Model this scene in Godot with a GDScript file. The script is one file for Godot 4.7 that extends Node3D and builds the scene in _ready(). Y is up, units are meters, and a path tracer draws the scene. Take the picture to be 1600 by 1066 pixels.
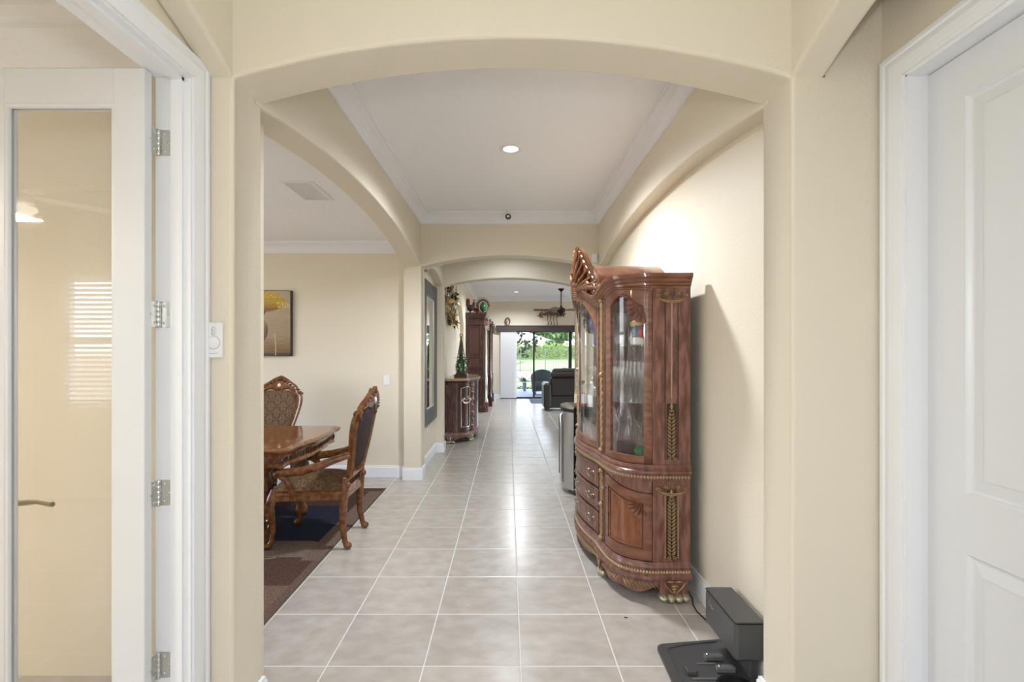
extends Node3D
# Interior seen from a foyer: arched hall, dining room on the left, family room and garden at the far end.
# x to the right, y up, d = distance in front of the camera (z = -d); the camera stands at (0, 1.464, 0).

const EYE := 1.464
const FOCAL := 764.0
const TILE := 0.4518

var mats := {}
var taken := {}
var tex := {}

# ------------------------------------------------------------------ shape collector
class Shape:
	var st := SurfaceTool.new()
	var group := 10
	func _init() -> void:
		st.begin(Mesh.PRIMITIVE_TRIANGLES)
		st.set_smooth_group(-1)
	func flat() -> void:
		st.set_smooth_group(-1)
	func smooth() -> void:
		group += 1
		st.set_smooth_group(group)
	func tri(a: Vector3, b: Vector3, c: Vector3) -> void:
		st.add_vertex(a); st.add_vertex(b); st.add_vertex(c)
	func quad(a: Vector3, b: Vector3, c: Vector3, e: Vector3) -> void:
		tri(a, b, c); tri(a, c, e)
	func box(lo: Vector3, hi: Vector3) -> void:
		flat()
		var p := []
		for i in 8:
			p.append(Vector3(hi.x if i & 1 else lo.x, hi.y if i & 2 else lo.y, hi.z if i & 4 else lo.z))
		quad(p[4], p[6], p[7], p[5]); quad(p[1], p[3], p[2], p[0])
		quad(p[5], p[7], p[3], p[1]); quad(p[0], p[2], p[6], p[4])
		quad(p[6], p[2], p[3], p[7]); quad(p[0], p[4], p[5], p[1])
	# box with chamfered edges, placed by a transform
	func cbox(size: Vector3, c: float, xf := Transform3D()) -> void:
		flat()
		var h := size / 2.0
		c = minf(c, minf(h.x, minf(h.y, h.z)) * 0.98)
		var v := func(sx: float, sy: float, sz: float, k: int) -> Vector3:
			var q := Vector3(sx * (h.x - (0.0 if k == 0 else c)), sy * (h.y - (0.0 if k == 1 else c)), sz * (h.z - (0.0 if k == 2 else c)))
			return xf * q
		for s: float in [-1.0, 1.0]:
			quad(v.call(s, -1, -s, 0), v.call(s, 1, -s, 0), v.call(s, 1, s, 0), v.call(s, -1, s, 0))
			quad(v.call(-s, s, -1, 1), v.call(-s, s, 1, 1), v.call(s, s, 1, 1), v.call(s, s, -1, 1))
			quad(v.call(-1, -s, s, 2), v.call(-1, s, s, 2), v.call(1, s, s, 2), v.call(1, -s, s, 2))
		for a: float in [-1.0, 1.0]:
			for b: float in [-1.0, 1.0]:
				quad(v.call(a, b, -1, 0), v.call(a, b, 1, 0), v.call(a, b, 1, 1), v.call(a, b, -1, 1))
				quad(v.call(a, -1, b, 0), v.call(a, 1, b, 0), v.call(a, 1, b, 2), v.call(a, -1, b, 2))
				quad(v.call(-1, a, b, 1), v.call(1, a, b, 1), v.call(1, a, b, 2), v.call(-1, a, b, 2))
				for e: float in [-1.0, 1.0]:
					tri(v.call(a, b, e, 0), v.call(a, b, e, 1), v.call(a, b, e, 2))
	func rows(r: Array, closed := false, is_smooth := true, strips := false) -> void:
		# r: array of PackedVector3Array of one length; strips: smooth along rows only
		var n: int = r[0].size()
		if is_smooth and not strips:
			smooth()
		elif not is_smooth:
			flat()
		var last := n if closed else n - 1
		for j in last:
			if is_smooth and strips:
				smooth()
			var k := (j + 1) % n
			for i in r.size() - 1:
				quad(r[i][j], r[i + 1][j], r[i + 1][k], r[i][k])
	func fan(ring: PackedVector3Array, centre: Vector3) -> void:
		flat()
		for i in ring.size():
			tri(centre, ring[i], ring[(i + 1) % ring.size()])
	# turned shape: profile of (radius, height)
	func lathe(prof: Array, seg := 24, xf := Transform3D(), caps := true, flute := 0.0, flutes := 0) -> void:
		var r := []
		for p: Vector2 in prof:
			var ring := PackedVector3Array()
			for i in seg:
				var a := TAU * i / seg
				var rad := p.x * (1.0 + flute * cos(a * flutes))
				ring.append(xf * Vector3(rad * cos(a), p.y, rad * sin(a)))
			r.append(ring)
		rows(r, true, true)
		if caps:
			if prof[0].x > 0.0005: fan(r[0], xf * Vector3(0, prof[0].y, 0))
			if prof[-1].x > 0.0005: fan(r[-1], xf * Vector3(0, prof[-1].y, 0))
	# tube along points; radii per point (number or array); squash flattens it along the given axis
	func tube(pts: Array, radii: Variant, seg := 10, caps := true) -> void:
		var r := []
		var up := Vector3.UP
		var t0: Vector3 = (pts[1] - pts[0]).normalized()
		if absf(t0.dot(up)) > 0.9:
			up = Vector3.RIGHT
		var side := t0.cross(up).normalized()
		for i in pts.size():
			var t: Vector3 = ((pts[mini(i + 1, pts.size() - 1)] - pts[maxi(i - 1, 0)]) as Vector3).normalized()
			side = (side - t * side.dot(t)).normalized()
			var other := t.cross(side)
			var rad: float = radii[i] if radii is Array else float(radii)
			var ring := PackedVector3Array()
			for k in seg:
				var a := TAU * k / seg
				ring.append(pts[i] + (side * cos(a) + other * sin(a)) * rad)
			r.append(ring)
		rows(r, true, true)
		if caps:
			fan(r[0], pts[0]); fan(r[-1], pts[-1])
	# profile (a along the side vector up x t, b along up) swept along a path, mitred at corners
	func sweep(path: Array, prof: Array, up := Vector3.UP, closed := false, mode := 0, caps := true, loop := false) -> void:
		var r := []
		var n := path.size()
		for i in n:
			var sides := []
			if i > 0 or closed:
				sides.append(up.cross((path[i] - path[(i - 1 + n) % n]) as Vector3).normalized())
			if i < n - 1 or closed:
				sides.append(up.cross((path[(i + 1) % n] - path[i]) as Vector3).normalized())
			var m: Vector3 = sides[0]
			if sides.size() == 2:
				m = (sides[0] + sides[1]) / maxf(0.2, 1.0 + (sides[0] as Vector3).dot(sides[1]))
			var ring := PackedVector3Array()
			for p: Vector2 in prof:
				ring.append(path[i] + m * p.x + up * p.y)
			r.append(ring)
		if closed:
			r.append(r[0])
		rows(r, loop, mode > 0, mode == 1)
		if caps and not closed:
			flat()
			var idx := Geometry2D.triangulate_polygon(PackedVector2Array(prof))
			for e in [0, r.size() - 1]:
				for k in range(0, idx.size(), 3):
					tri(r[e][idx[k]], r[e][idx[k + 1]], r[e][idx[k + 2]])
	# flat polygon given thickness: points (a, b) -> xf * (a, b, 0 .. depth); bevel shrinks the front face
	func slab(poly: PackedVector2Array, depth: float, xf := Transform3D(), bevel := 0.0) -> void:
		flat()
		var front := poly
		if bevel > 0.0:
			var grown := Geometry2D.offset_polygon(poly, -bevel, Geometry2D.JOIN_MITER)
			if grown.size() == 1 and (grown[0] as PackedVector2Array).size() == poly.size():
				front = _aligned(poly, grown[0])
			else:
				bevel = 0.0
		var d0 := depth - bevel
		for set in [[poly, 0.0], [front, depth]]:
			var idx := Geometry2D.triangulate_polygon(set[0])
			for k in range(0, idx.size(), 3):
				var q := []
				for m in 3:
					var v: Vector2 = set[0][idx[k + m]]
					q.append(xf * Vector3(v.x, v.y, set[1]))
				tri(q[0], q[1], q[2])
		for i in poly.size():
			var j := (i + 1) % poly.size()
			var a := poly[i]
			var b := poly[j]
			quad(xf * Vector3(a.x, a.y, 0), xf * Vector3(b.x, b.y, 0), xf * Vector3(b.x, b.y, d0), xf * Vector3(a.x, a.y, d0))
			if bevel > 0.0:
				var c := front[i]
				var e := front[j]
				quad(xf * Vector3(a.x, a.y, d0), xf * Vector3(b.x, b.y, d0), xf * Vector3(e.x, e.y, depth), xf * Vector3(c.x, c.y, depth))
	func _aligned(poly: PackedVector2Array, other: PackedVector2Array) -> PackedVector2Array:
		var best := 0
		var least := 1e9
		for k in other.size():
			var sum := 0.0
			for i in poly.size():
				sum += poly[i].distance_squared_to(other[(i + k) % other.size()])
			if sum < least:
				least = sum
				best = k
		var out := PackedVector2Array()
		for i in poly.size():
			out.append(other[(i + best) % other.size()])
		return out
	func ball(at: Vector3, r: Vector3, seg := 12, rings := 7, turn := Basis()) -> void:
		var prof := []
		for i in rings + 1:
			var a := PI * i / rings - PI / 2
			prof.append(Vector2(cos(a), sin(a)))
		lathe(prof, seg, Transform3D(turn * Basis.from_scale(r), at), false)
	# carved leaf: a ridged blade lying on a surface with the given normal
	func leaf(at: Vector3, along: Vector3, normal: Vector3, length: float, width: float, bulge: float) -> void:
		flat()
		var side := along.cross(normal).normalized() * width / 2.0
		var tip := at + along * length
		var l := at + along * length * 0.42 + side
		var r := at + along * length * 0.42 - side
		var m := at + along * length * 0.42 + normal * bulge
		tri(at, m, l); tri(at, r, m); tri(l, m, tip); tri(m, r, tip)
	func mesh() -> ArrayMesh:
		st.generate_normals()
		return st.commit()

# ------------------------------------------------------------------ nodes
func numbered(called: String) -> String:
	var n: int = taken.get(called, 0)
	taken[called] = n + 1
	return called if n == 0 else "%s_%03d" % [called, n]

func at(x: float, y: float, d: float) -> Vector3:
	return Vector3(x, y, -d)

func part(parent: Node3D, called: String, s: Shape, m: Material, label := "") -> MeshInstance3D:
	var o := MeshInstance3D.new()
	o.mesh = s.mesh()
	o.material_override = m
	o.name = called
	parent.add_child(o, true)
	if label:
		o.set_meta("label", label)
	return o

func thing(called: String, label: String, category: String, where := Vector3.ZERO, group := "") -> Node3D:
	var o := Node3D.new()
	o.name = numbered(called)
	add_child(o)
	o.position = where
	tag(o, label, category, group)
	return o

func tag(o: Node3D, label: String, category: String, group := "") -> void:
	o.set_meta("label", label)
	o.set_meta("category", category)
	if group:
		o.set_meta("group", group)

func solo(called: String, label: String, category: String, s: Shape, m: Material, where := Vector3.ZERO, group := "") -> MeshInstance3D:
	var o := MeshInstance3D.new()
	o.mesh = s.mesh()
	o.material_override = m
	o.name = numbered(called)
	add_child(o)
	o.position = where
	tag(o, label, category, group)
	return o

func struct_root(called: String, label := "", category := "") -> Node3D:
	var o := Node3D.new()
	o.name = called
	add_child(o)
	o.set_meta("kind", "structure")
	if label:
		tag(o, label, category)
	return o

func struct(called: String, s: Shape, m: Material, label := "", category := "") -> MeshInstance3D:
	var o := MeshInstance3D.new()
	o.mesh = s.mesh()
	o.material_override = m
	o.name = called
	add_child(o)
	o.set_meta("kind", "structure")
	if label:
		tag(o, label, category)
	return o

# ------------------------------------------------------------------ materials
func lin(r: float, g: float, b: float) -> Color:
	return Color(r, g, b).linear_to_srgb()

func noise_tex(key: String, freq: float, octaves: int, ramp: Array, normal := false, bump := 2.0, kind := FastNoiseLite.TYPE_SIMPLEX_SMOOTH, size := 512) -> NoiseTexture2D:
	if tex.has(key):
		return tex[key]
	var n := FastNoiseLite.new()
	n.noise_type = kind
	n.seed = key.hash() % 1000
	n.frequency = freq
	n.fractal_octaves = octaves
	var t := NoiseTexture2D.new()
	t.width = size
	t.height = size
	t.seamless = true
	t.noise = n
	if normal:
		t.as_normal_map = true
		t.bump_strength = bump
	if ramp:
		var g := Gradient.new()
		g.offsets = PackedFloat32Array(ramp.map(func(e): return e[0]))
		g.colors = PackedColorArray(ramp.map(func(e): return e[1]))
		t.color_ramp = g
	tex[key] = t
	return t

func mat(key: String, color: Color, rough := 0.6, metal := 0.0, more := {}) -> StandardMaterial3D:
	if mats.has(key):
		return mats[key]
	var m := StandardMaterial3D.new()
	m.resource_name = key
	m.albedo_color = color
	m.roughness = rough
	m.metallic = metal
	for k in more:
		m.set(k, more[k])
	mats[key] = m
	return m

func grain_mat(key: String, base: Color, dark: Color, rough: float, scale: Vector3, coat := 0.0, freq := 0.012) -> StandardMaterial3D:
	# wood: noise stretched along the grain by the triplanar scale
	var t := noise_tex(key, freq, 4, [[0.0, dark], [0.45, base.lerp(dark, 0.35)], [0.6, base], [1.0, base.lightened(0.10)]])
	var m := mat(key, Color.WHITE, rough, 0.0, {"albedo_texture": t, "uv1_triplanar": true, "uv1_scale": scale})
	if coat > 0.0:
		m.clearcoat_enabled = true
		m.clearcoat = coat
		m.clearcoat_roughness = 0.06
	m.metallic_specular = 0.38
	return m

func glass_mat(key: String, color: Color, alpha: float, rough := 0.02) -> StandardMaterial3D:
	var c := color
	c.a = alpha
	return mat(key, c, rough, 0.0, {"transparency": BaseMaterial3D.TRANSPARENCY_ALPHA})

func make_materials() -> void:
	var peel := noise_tex("orange_peel", 0.05, 3, [], true, 3.0)
	mat("paint", lin(0.74, 0.675, 0.548), 0.55, 0.0, {"normal_enabled": true, "normal_texture": peel, "normal_scale": 0.25, "uv1_triplanar": true, "uv1_world_triplanar": true, "uv1_scale": Vector3(2.4, 2.4, 2.4)})
	var knock := noise_tex("knockdown", 0.022, 4, [], true, 5.0)
	mat("ceiling_paint", lin(0.885, 0.90, 0.91), 0.85, 0.0, {"normal_enabled": true, "normal_texture": knock, "normal_scale": 0.5, "uv1_triplanar": true, "uv1_world_triplanar": true, "uv1_scale": Vector3(1.6, 1.6, 1.6)})
	mat("trim_white", lin(0.82, 0.835, 0.86), 0.32)
	mat("door_white", lin(0.715, 0.73, 0.745), 0.35)
	mat("plastic_white", lin(0.82, 0.82, 0.82), 0.35)
	mat("plastic_grey", lin(0.5, 0.5, 0.5), 0.4)
	mat("nickel", lin(0.62, 0.62, 0.60), 0.32, 0.9)
	mat("brass_dull", lin(0.55, 0.46, 0.30), 0.3, 0.9)
	mat("grout", lin(0.66, 0.64, 0.61), 0.8)
	glass_mat("pane", Color(0.9, 0.95, 0.93), 0.02)
	mat("lamp_glow", lin(1.0, 0.93, 0.8), 0.5, 0.0, {"emission_enabled": true, "emission": lin(1.0, 0.93, 0.80), "emission_energy_multiplier": 2.2})
	for k in 5:
		var f: float = [1.0, 0.97, 1.03, 0.985, 1.015][k]
		var t := noise_tex("stone%d" % k, 0.011, 6, [[0.0, lin(0.41 * f, 0.365 * f, 0.32 * f)], [0.40, lin(0.45 * f, 0.41 * f, 0.368 * f)], [0.62, lin(0.472 * f, 0.434 * f, 0.394 * f)], [1.0, lin(0.51 * f, 0.48 * f, 0.445 * f)]])
		mat("tile%d" % k, Color.WHITE, 0.25, 0.0, {"albedo_texture": t, "uv1_triplanar": true, "uv1_world_triplanar": true, "uv1_scale": Vector3(0.8 + 0.1 * k, 1, 1.3), "uv1_offset": Vector3(0.17 * k, 0, 0.31 * k), "metallic_specular": 0.6})

# ------------------------------------------------------------------ building shell helpers
# point in a wall: axis "x" -> (a, h, c) = (x, y, d); axis "d" -> a runs along d, c along x
func wp(axis: String, a: float, h: float, c: float) -> Vector3:
	return at(a, h, c) if axis == "x" else at(c, h, a)

func arch_path(b0: float, b1: float, spring: float, rise: float, foot := true, n := 36) -> Array:
	var out := []
	if foot:
		out.append(Vector2(b0, 0.0))
	var half := (b1 - b0) / 2.0
	var rad := (half * half + rise * rise) / (2.0 * rise)
	for i in n + 1:
		var q := -half + 2.0 * half * i / n
		out.append(Vector2(b0 + half + q, spring + sqrt(rad * rad - q * q) - (rad - rise)))
	if foot:
		out.append(Vector2(b1, 0.0))
	return out

# wall of thickness c0..c1 with an opening whose edge is the given path; edges are bull-nosed
func arch_wall(s: Shape, axis: String, a0: float, a1: float, top: float, path: Array, c0: float, c1: float, r := 0.014) -> void:
	var n := path.size()
	var outward := []
	for i in n:
		var t0: Vector2 = (path[i] - path[maxi(i - 1, 0)]) if i > 0 else (path[1] - path[0])
		var t1: Vector2 = (path[mini(i + 1, n - 1)] - path[i]) if i < n - 1 else (path[n - 1] - path[n - 2])
		var n0 := Vector2(-t0.y, t0.x).normalized()
		var n1 := Vector2(-t1.y, t1.x).normalized()
		outward.append((n0 + n1) / (1.0 + n0.dot(n1)))
	var sect := []   # (outward offset, c)
	for k in 4:
		var a := PI / 2 * k / 3.0
		sect.append(Vector2(r * (1.0 - sin(a)), c0 + r * (1.0 - cos(a))))
	for k in 4:
		var a := PI / 2 * k / 3.0
		sect.append(Vector2(r * (1.0 - cos(a)), c1 - r * (1.0 - sin(a))))
	var rws := []
	for i in n:
		var ring := PackedVector3Array()
		for q: Vector2 in sect:
			var p: Vector2 = path[i] + outward[i] * q.x
			ring.append(wp(axis, p.x, maxf(p.y, 0.0), q.y))
		rws.append(ring)
	s.rows(rws, false, true, true)
	var poly := PackedVector2Array()
	if path[0].x - a0 > 0.02: poly.append(Vector2(a0, maxf(0.0, path[0].y)))
	for i in n:
		var p: Vector2 = path[i] + outward[i] * r
		poly.append(Vector2(p.x, maxf(p.y, 0.0)))
	if a1 - path[n - 1].x > 0.02: poly.append(Vector2(a1, maxf(0.0, path[n - 1].y)))
	poly.append(Vector2(a1, top))
	poly.append(Vector2(a0, top))
	var idx := Geometry2D.triangulate_polygon(poly)
	s.flat()
	for c: float in [c0, c1]:
		for k in range(0, idx.size(), 3):
			s.tri(wp(axis, poly[idx[k]].x, poly[idx[k]].y, c), wp(axis, poly[idx[k + 1]].x, poly[idx[k + 1]].y, c), wp(axis, poly[idx[k + 2]].x, poly[idx[k + 2]].y, c))
	for i in [0, 1, 2]:   # outer ends and top
		var e: Array = [[Vector2(a0, poly[0].y), Vector2(a0, top)], [Vector2(a1, top), Vector2(a1, path[n - 1].y)], [Vector2(a0, top), Vector2(a1, top)]][i]
		s.quad(wp(axis, e[0].x, e[0].y, c0), wp(axis, e[1].x, e[1].y, c0), wp(axis, e[1].x, e[1].y, c1), wp(axis, e[0].x, e[0].y, c1))

func slab_at(s: Shape, x0: float, x1: float, y0: float, y1: float, d0: float, d1: float) -> void:
	s.box(Vector3(minf(x0, x1), minf(y0, y1), -maxf(d0, d1)), Vector3(maxf(x0, x1), maxf(y0, y1), -minf(d0, d1)))

# wall boxes round a rectangular opening
func holed_wall(s: Shape, axis: String, a0: float, a1: float, top: float, b0: float, b1: float, h0: float, h1: float, c0: float, c1: float) -> void:
	for q in [[a0, b0, 0.0, top], [b1, a1, 0.0, top], [b0, b1, h1, top], [b0, b1, 0.0, h0]]:
		if q[1] - q[0] < 0.001 or q[3] - q[2] < 0.001:
			continue
		if axis == "x": slab_at(s, q[0], q[1], q[2], q[3], c0, c1)
		else: slab_at(s, c0, c1, q[2], q[3], q[0], q[1])

const CROWN := [Vector2(0, -0.125), Vector2(0.012, -0.125), Vector2(0.014, -0.108), Vector2(0.022, -0.100), Vector2(0.030, -0.082), Vector2(0.050, -0.052), Vector2(0.074, -0.034), Vector2(0.082, -0.026), Vector2(0.094, -0.022), Vector2(0.096, 0.0)]
const BASE := [Vector2(0, 0), Vector2(0.016, 0), Vector2(0.016, 0.112), Vector2(0.012, 0.120), Vector2(0.010, 0.132), Vector2(0, 0.135)]

# crown or baseboard along wall-face points (x, d); the room lies on the left of the walk, seen from above
func run(s: Shape, prof: Array, pts: Array, y: float, closed := false) -> void:
	var path := []
	for p: Vector2 in pts:
		path.append(at(p.x, y, p.y))
	s.sweep(path, prof, Vector3.UP, closed, 0, true)

# ------------------------------------------------------------------ the place
func _ready() -> void:
	# camera: level, looking down the hall; the lens is shifted a little (the vanishing point lies at pixel 794, 550)
	var cam := Camera3D.new()
	cam.name = "camera"
	cam.projection = Camera3D.PROJECTION_FRUSTUM
	cam.near = 0.05
	cam.far = 300.0
	cam.size = 1066.0 / FOCAL * cam.near
	cam.frustum_offset = Vector2(6.0, 17.0) / FOCAL * cam.near
	add_child(cam)
	cam.position = Vector3(0, EYE, 0)
	cam.current = true
	# sky and exposure
	var sky_mat := ProceduralSkyMaterial.new()
	sky_mat.sky_top_color = Color(0.64, 0.705, 0.83)
	sky_mat.sky_horizon_color = Color(0.93, 0.93, 0.92)
	sky_mat.ground_bottom_color = Color(0.66, 0.62, 0.56)
	sky_mat.ground_horizon_color = Color(0.74, 0.74, 0.71)
	sky_mat.ground_energy_multiplier = 2.2
	sky_mat.sky_energy_multiplier = 2.55
	var sky := Sky.new()
	sky.sky_material = sky_mat
	var env := Environment.new()
	env.background_mode = Environment.BG_SKY
	env.sky = sky
	env.tonemap_mode = Environment.TONE_MAPPER_LINEAR
	env.tonemap_exposure = 1.55
	env.sdfgi_enabled = true
	env.ssao_enabled = true
	env.ssil_enabled = true
	var we := WorldEnvironment.new()
	we.name = "surroundings"
	we.environment = env
	add_child(we)
	# the sun stands behind the house, high: it lights the garden beyond the sliding door
	var sun := DirectionalLight3D.new()
	sun.name = "sun"
	sun.light_energy = 1.2
	sun.light_color = Color(1.0, 0.96, 0.88)
	sun.light_angular_distance = 0.6
	sun.shadow_enabled = true
	sun.sky_mode = DirectionalLight3D.SKY_MODE_LIGHT_ONLY
	sun.rotation_degrees = Vector3(-58, 24, 0)
	add_child(sun)
	# the photographer's flash beside the lens: the arch throws its shadow on the hall ceiling from here
	lamp_light("camera_flash", at(0.0, 1.72, 0.0), 0.74, Color(0.95, 0.975, 1.0), 0.07)

	make_materials()
	build_floor()
	build_foyer()
	build_office()
	build_hall()
	build_dining_shell()
	build_family_shell()
	fittings()
	wood_set()
	dining_materials()
	china_cabinet()
	dining_table()
	dining_chair("carved dining armchair with damask seat at the end of the table", at(-1.482, 0, 3.85), -PI / 2, true)
	dining_chair("carved dining chair with damask back behind the table, against the dining room wall", at(-2.475, 0.0128, 4.90), 0.0, false)
	rug()
	wall_things()
	docking_station()
	beverage_cooler()
	far_materials()
	framed_mirror()
	leaf_sculpture()
	sideboard()
	wall_unit()
	sliding_door()
	ceiling_fan()
	recliner_sofa()
	garden()

func lamp_light(called: String, where: Vector3, energy: float, color: Color, size: float) -> void:
	var l := OmniLight3D.new()
	l.name = called
	l.light_energy = energy
	l.light_color = color
	l.light_size = size
	l.omni_range = 30.0
	l.omni_attenuation = 2.0
	l.shadow_enabled = true
	add_child(l)
	l.position = where

func down_light(called: String, where: Vector3, energy: float, color: Color, size: float) -> void:
	var l := AreaLight3D.new()
	l.name = called
	l.light_energy = energy
	l.light_color = color
	l.area_size = Vector2(size, size)
	l.area_range = 30.0
	l.area_attenuation = 2.0
	l.shadow_enabled = true
	add_child(l)
	l.position = where
	l.rotation_degrees = Vector3(-90, 0, 0)

func build_floor() -> void:
	var s := Shape.new()
	slab_at(s, -5.2, 5.2, -0.2, -0.0012, -2.2, 15.55)
	var f := struct("floor", s, mats.grout, "tiled floor of large beige square tiles", "floor")
	var tile_mesh: ArrayMesh
	var b := Shape.new()
	var h := TILE / 2 - 0.0034
	var c := 0.0022
	b.quad(Vector3(-h + c, 0, -h + c), Vector3(h - c, 0, -h + c), Vector3(h - c, 0, h - c), Vector3(-h + c, 0, h - c))
	var lo := [Vector3(-h, -0.0012, -h), Vector3(h, -0.0012, -h), Vector3(h, -0.0012, h), Vector3(-h, -0.0012, h)]
	for i in 4:
		var p: Vector3 = lo[i]
		var q: Vector3 = lo[(i + 1) % 4]
		var p1 := p + Vector3(-signf(p.x) * c, 0.0012, -signf(p.z) * c)
		var q1 := q + Vector3(-signf(q.x) * c, 0.0012, -signf(q.z) * c)
		b.quad(p, q, q1, p1)
	tile_mesh = b.mesh()
	var rng := RandomNumberGenerator.new()
	rng.seed = 7
	var far := Shape.new()
	for i in range(-12, 11):
		for j in range(-10, 30):
			var x := 0.058 + TILE * (i + 0.5)
			var d := 2.278 + TILE * (j + 0.5)
			if d > 15.45: continue
			var k := rng.randi() % 5
			var seen := (d > 2.0 and d < 5.8 and x > -3.0 and x < 1.2) or (d >= 5.8 and x > -1.3 and x < maxf(1.2, 0.135 * d))
			if seen:
				var o := MeshInstance3D.new()
				o.mesh = tile_mesh
				o.material_override = mats["tile%d" % k]
				o.name = "tile"
				f.add_child(o, true)
				o.position = at(x, 0, d)
			else:
				far.flat()
				far.quad(at(x - h, 0, d + h), at(x + h, 0, d + h), at(x + h, 0, d - h), at(x - h, 0, d - h))
	var rest := part(f, "tile_field", far, mats.tile0)
	rest.set_meta("kind", "stuff")

func build_foyer() -> void:
	var m: Material = mats.paint
	var s := Shape.new()
	arch_wall(s, "x", -1.225, 1.50, 3.06, arch_path(-1.008, 1.039, 2.47, 0.147), 1.79, 2.0)
	struct("wall_archway", s, m, "beige wall with a wide low arch into the hall", "wall")
	# arched heads over the two side recesses
	s = Shape.new()
	arch_wall(s, "d", -1.6, 1.79, 3.06, arch_path(0.39, 1.79, 2.47, 0.158, false), -1.105, -1.008)
	slab_at(s, -1.105, -1.008, 0, 2.475, -1.6, 0.39)
	struct("wall_foyer_left", s, m)
	s = Shape.new()
	arch_wall(s, "d", -1.6, 1.79, 3.06, arch_path(0.39, 1.79, 2.47, 0.158, false), 1.036, 1.16)
	slab_at(s, 1.036, 1.16, 0, 2.475, -1.6, 0.39)
	slab_at(s, 1.16, 1.368, 0, 3.06, 0.29, 0.39)
	struct("wall_foyer_right", s, m)
	# walls that hold the two doors
	s = Shape.new()
	holed_wall(s, "d", -1.6, 2.21, 3.06, 0.43, 1.718, 0.0, 2.443, -1.225, -1.105)
	struct("wall_office", s, m)
	s = Shape.new()
	holed_wall(s, "d", -1.6, 1.79, 3.06, 0.76, 1.709, 0.0, 2.443, 1.368, 1.49)
	struct("wall_closet", s, m)
	# entrance side, behind the camera: unseen glazed door, made up to let daylight in
	s = Shape.new()
	holed_wall(s, "x", -1.23, 1.49, 3.06, -0.75, 0.75, 0.0, 2.44, -1.75, -1.6)
	struct("wall_front", s, m)
	s = Shape.new()
	for x: float in [-0.75, -0.22, 0.48]:
		slab_at(s, x, x + (0.27 if absf(x) > 0.3 else 0.44), 0, 2.44, -1.70, -1.65)
	for y: float in [0.0, 2.32]:
		slab_at(s, -0.75, 0.75, y, y + (0.25 if y == 0.0 else 0.12), -1.70, -1.65)
	var dr := struct_root("door_3", "added white double entrance door, glazed to let daylight in", "door")
	part(dr, "frame", s, mats.door_white)
	for x: float in [-0.48, 0.22]:
		s = Shape.new()
		slab_at(s, x, x + 0.26, 0.25, 2.32, -1.68, -1.674)
		part(dr, "pane", s, mats.pane)
	s = Shape.new()
	slab_at(s, -1.25, 1.55, 3.05, 3.2, -1.75, 1.9)
	struct("ceiling_foyer", s, mats.ceiling_paint)
	door_casings()
	french_door()
	panel_door()

const CASING := [Vector2(0, 0), Vector2(0, 0.019), Vector2(0.012, 0.019), Vector2(0.017, 0.015), Vector2(0.034, 0.017), Vector2(0.050, 0.014), Vector2(0.058, 0.012), Vector2(0.073, 0.009), Vector2(0.073, 0)]

func door_casings() -> void:
	# profile: (distance from outer edge inwards, height above the wall); walked along the outer edge
	for side: float in [-1.0, 1.0]:
		var wall: float = -1.105 if side < 0 else 1.368
		var far_edge: float = 1.781 if side < 0 else 1.776
		var wide: float = 0.073 if side < 0 else 0.085
		var near_edge: float = 0.365 if side < 0 else 0.69
		var s := Shape.new()
		var top := 2.424 + wide
		var path := [at(wall, 0, near_edge), at(wall, top, near_edge), at(wall, top, far_edge), at(wall, 0, far_edge)]
		var prof := []
		for p: Vector2 in CASING:
			prof.append(Vector2(p.x * wide / 0.073, p.y))
		if side < 0:
			s.sweep(path, prof.map(func(p): return Vector2(-p.x, p.y)), Vector3.RIGHT)
		else:
			s.sweep(path, prof, Vector3.LEFT)
		var o := struct("trim_%d" % (1 if side < 0 else 2), s, mats.trim_white, "white moulded casing round the %s" % ("French door opening" if side < 0 else "panel door"), "door casing")
		# jamb lining through the wall, with a door stop
		s = Shape.new()
		var j0: float = far_edge - wide - 0.008
		var j1: float = near_edge + wide + 0.008
		var out: float = wall - side * 0.001
		var inn: float = wall + side * 0.121
		var hd := 2.416
		slab_at(s, out, inn, 0, hd + 0.018, j0, j0 + 0.018)
		slab_at(s, out, inn, 0, hd + 0.018, j1 - 0.018, j1)
		slab_at(s, out, inn, hd, hd + 0.018, j1, j0)
		var a: float = wall + side * 0.022
		var b: float = wall + side * (0.062 if side < 0 else 0.055)
		if side < 0:
			slab_at(s, a, b, 0, hd, j0 - 0.011, j0)
			slab_at(s, a, b, hd - 0.011, hd, j1, j0)
		else:
			slab_at(s, out, b, 0, hd, j0 - 0.006, j0)
			slab_at(s, out, b, hd - 0.006, hd, j1, j0)
		part(o, "jamb", s, mats.trim_white)

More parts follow.
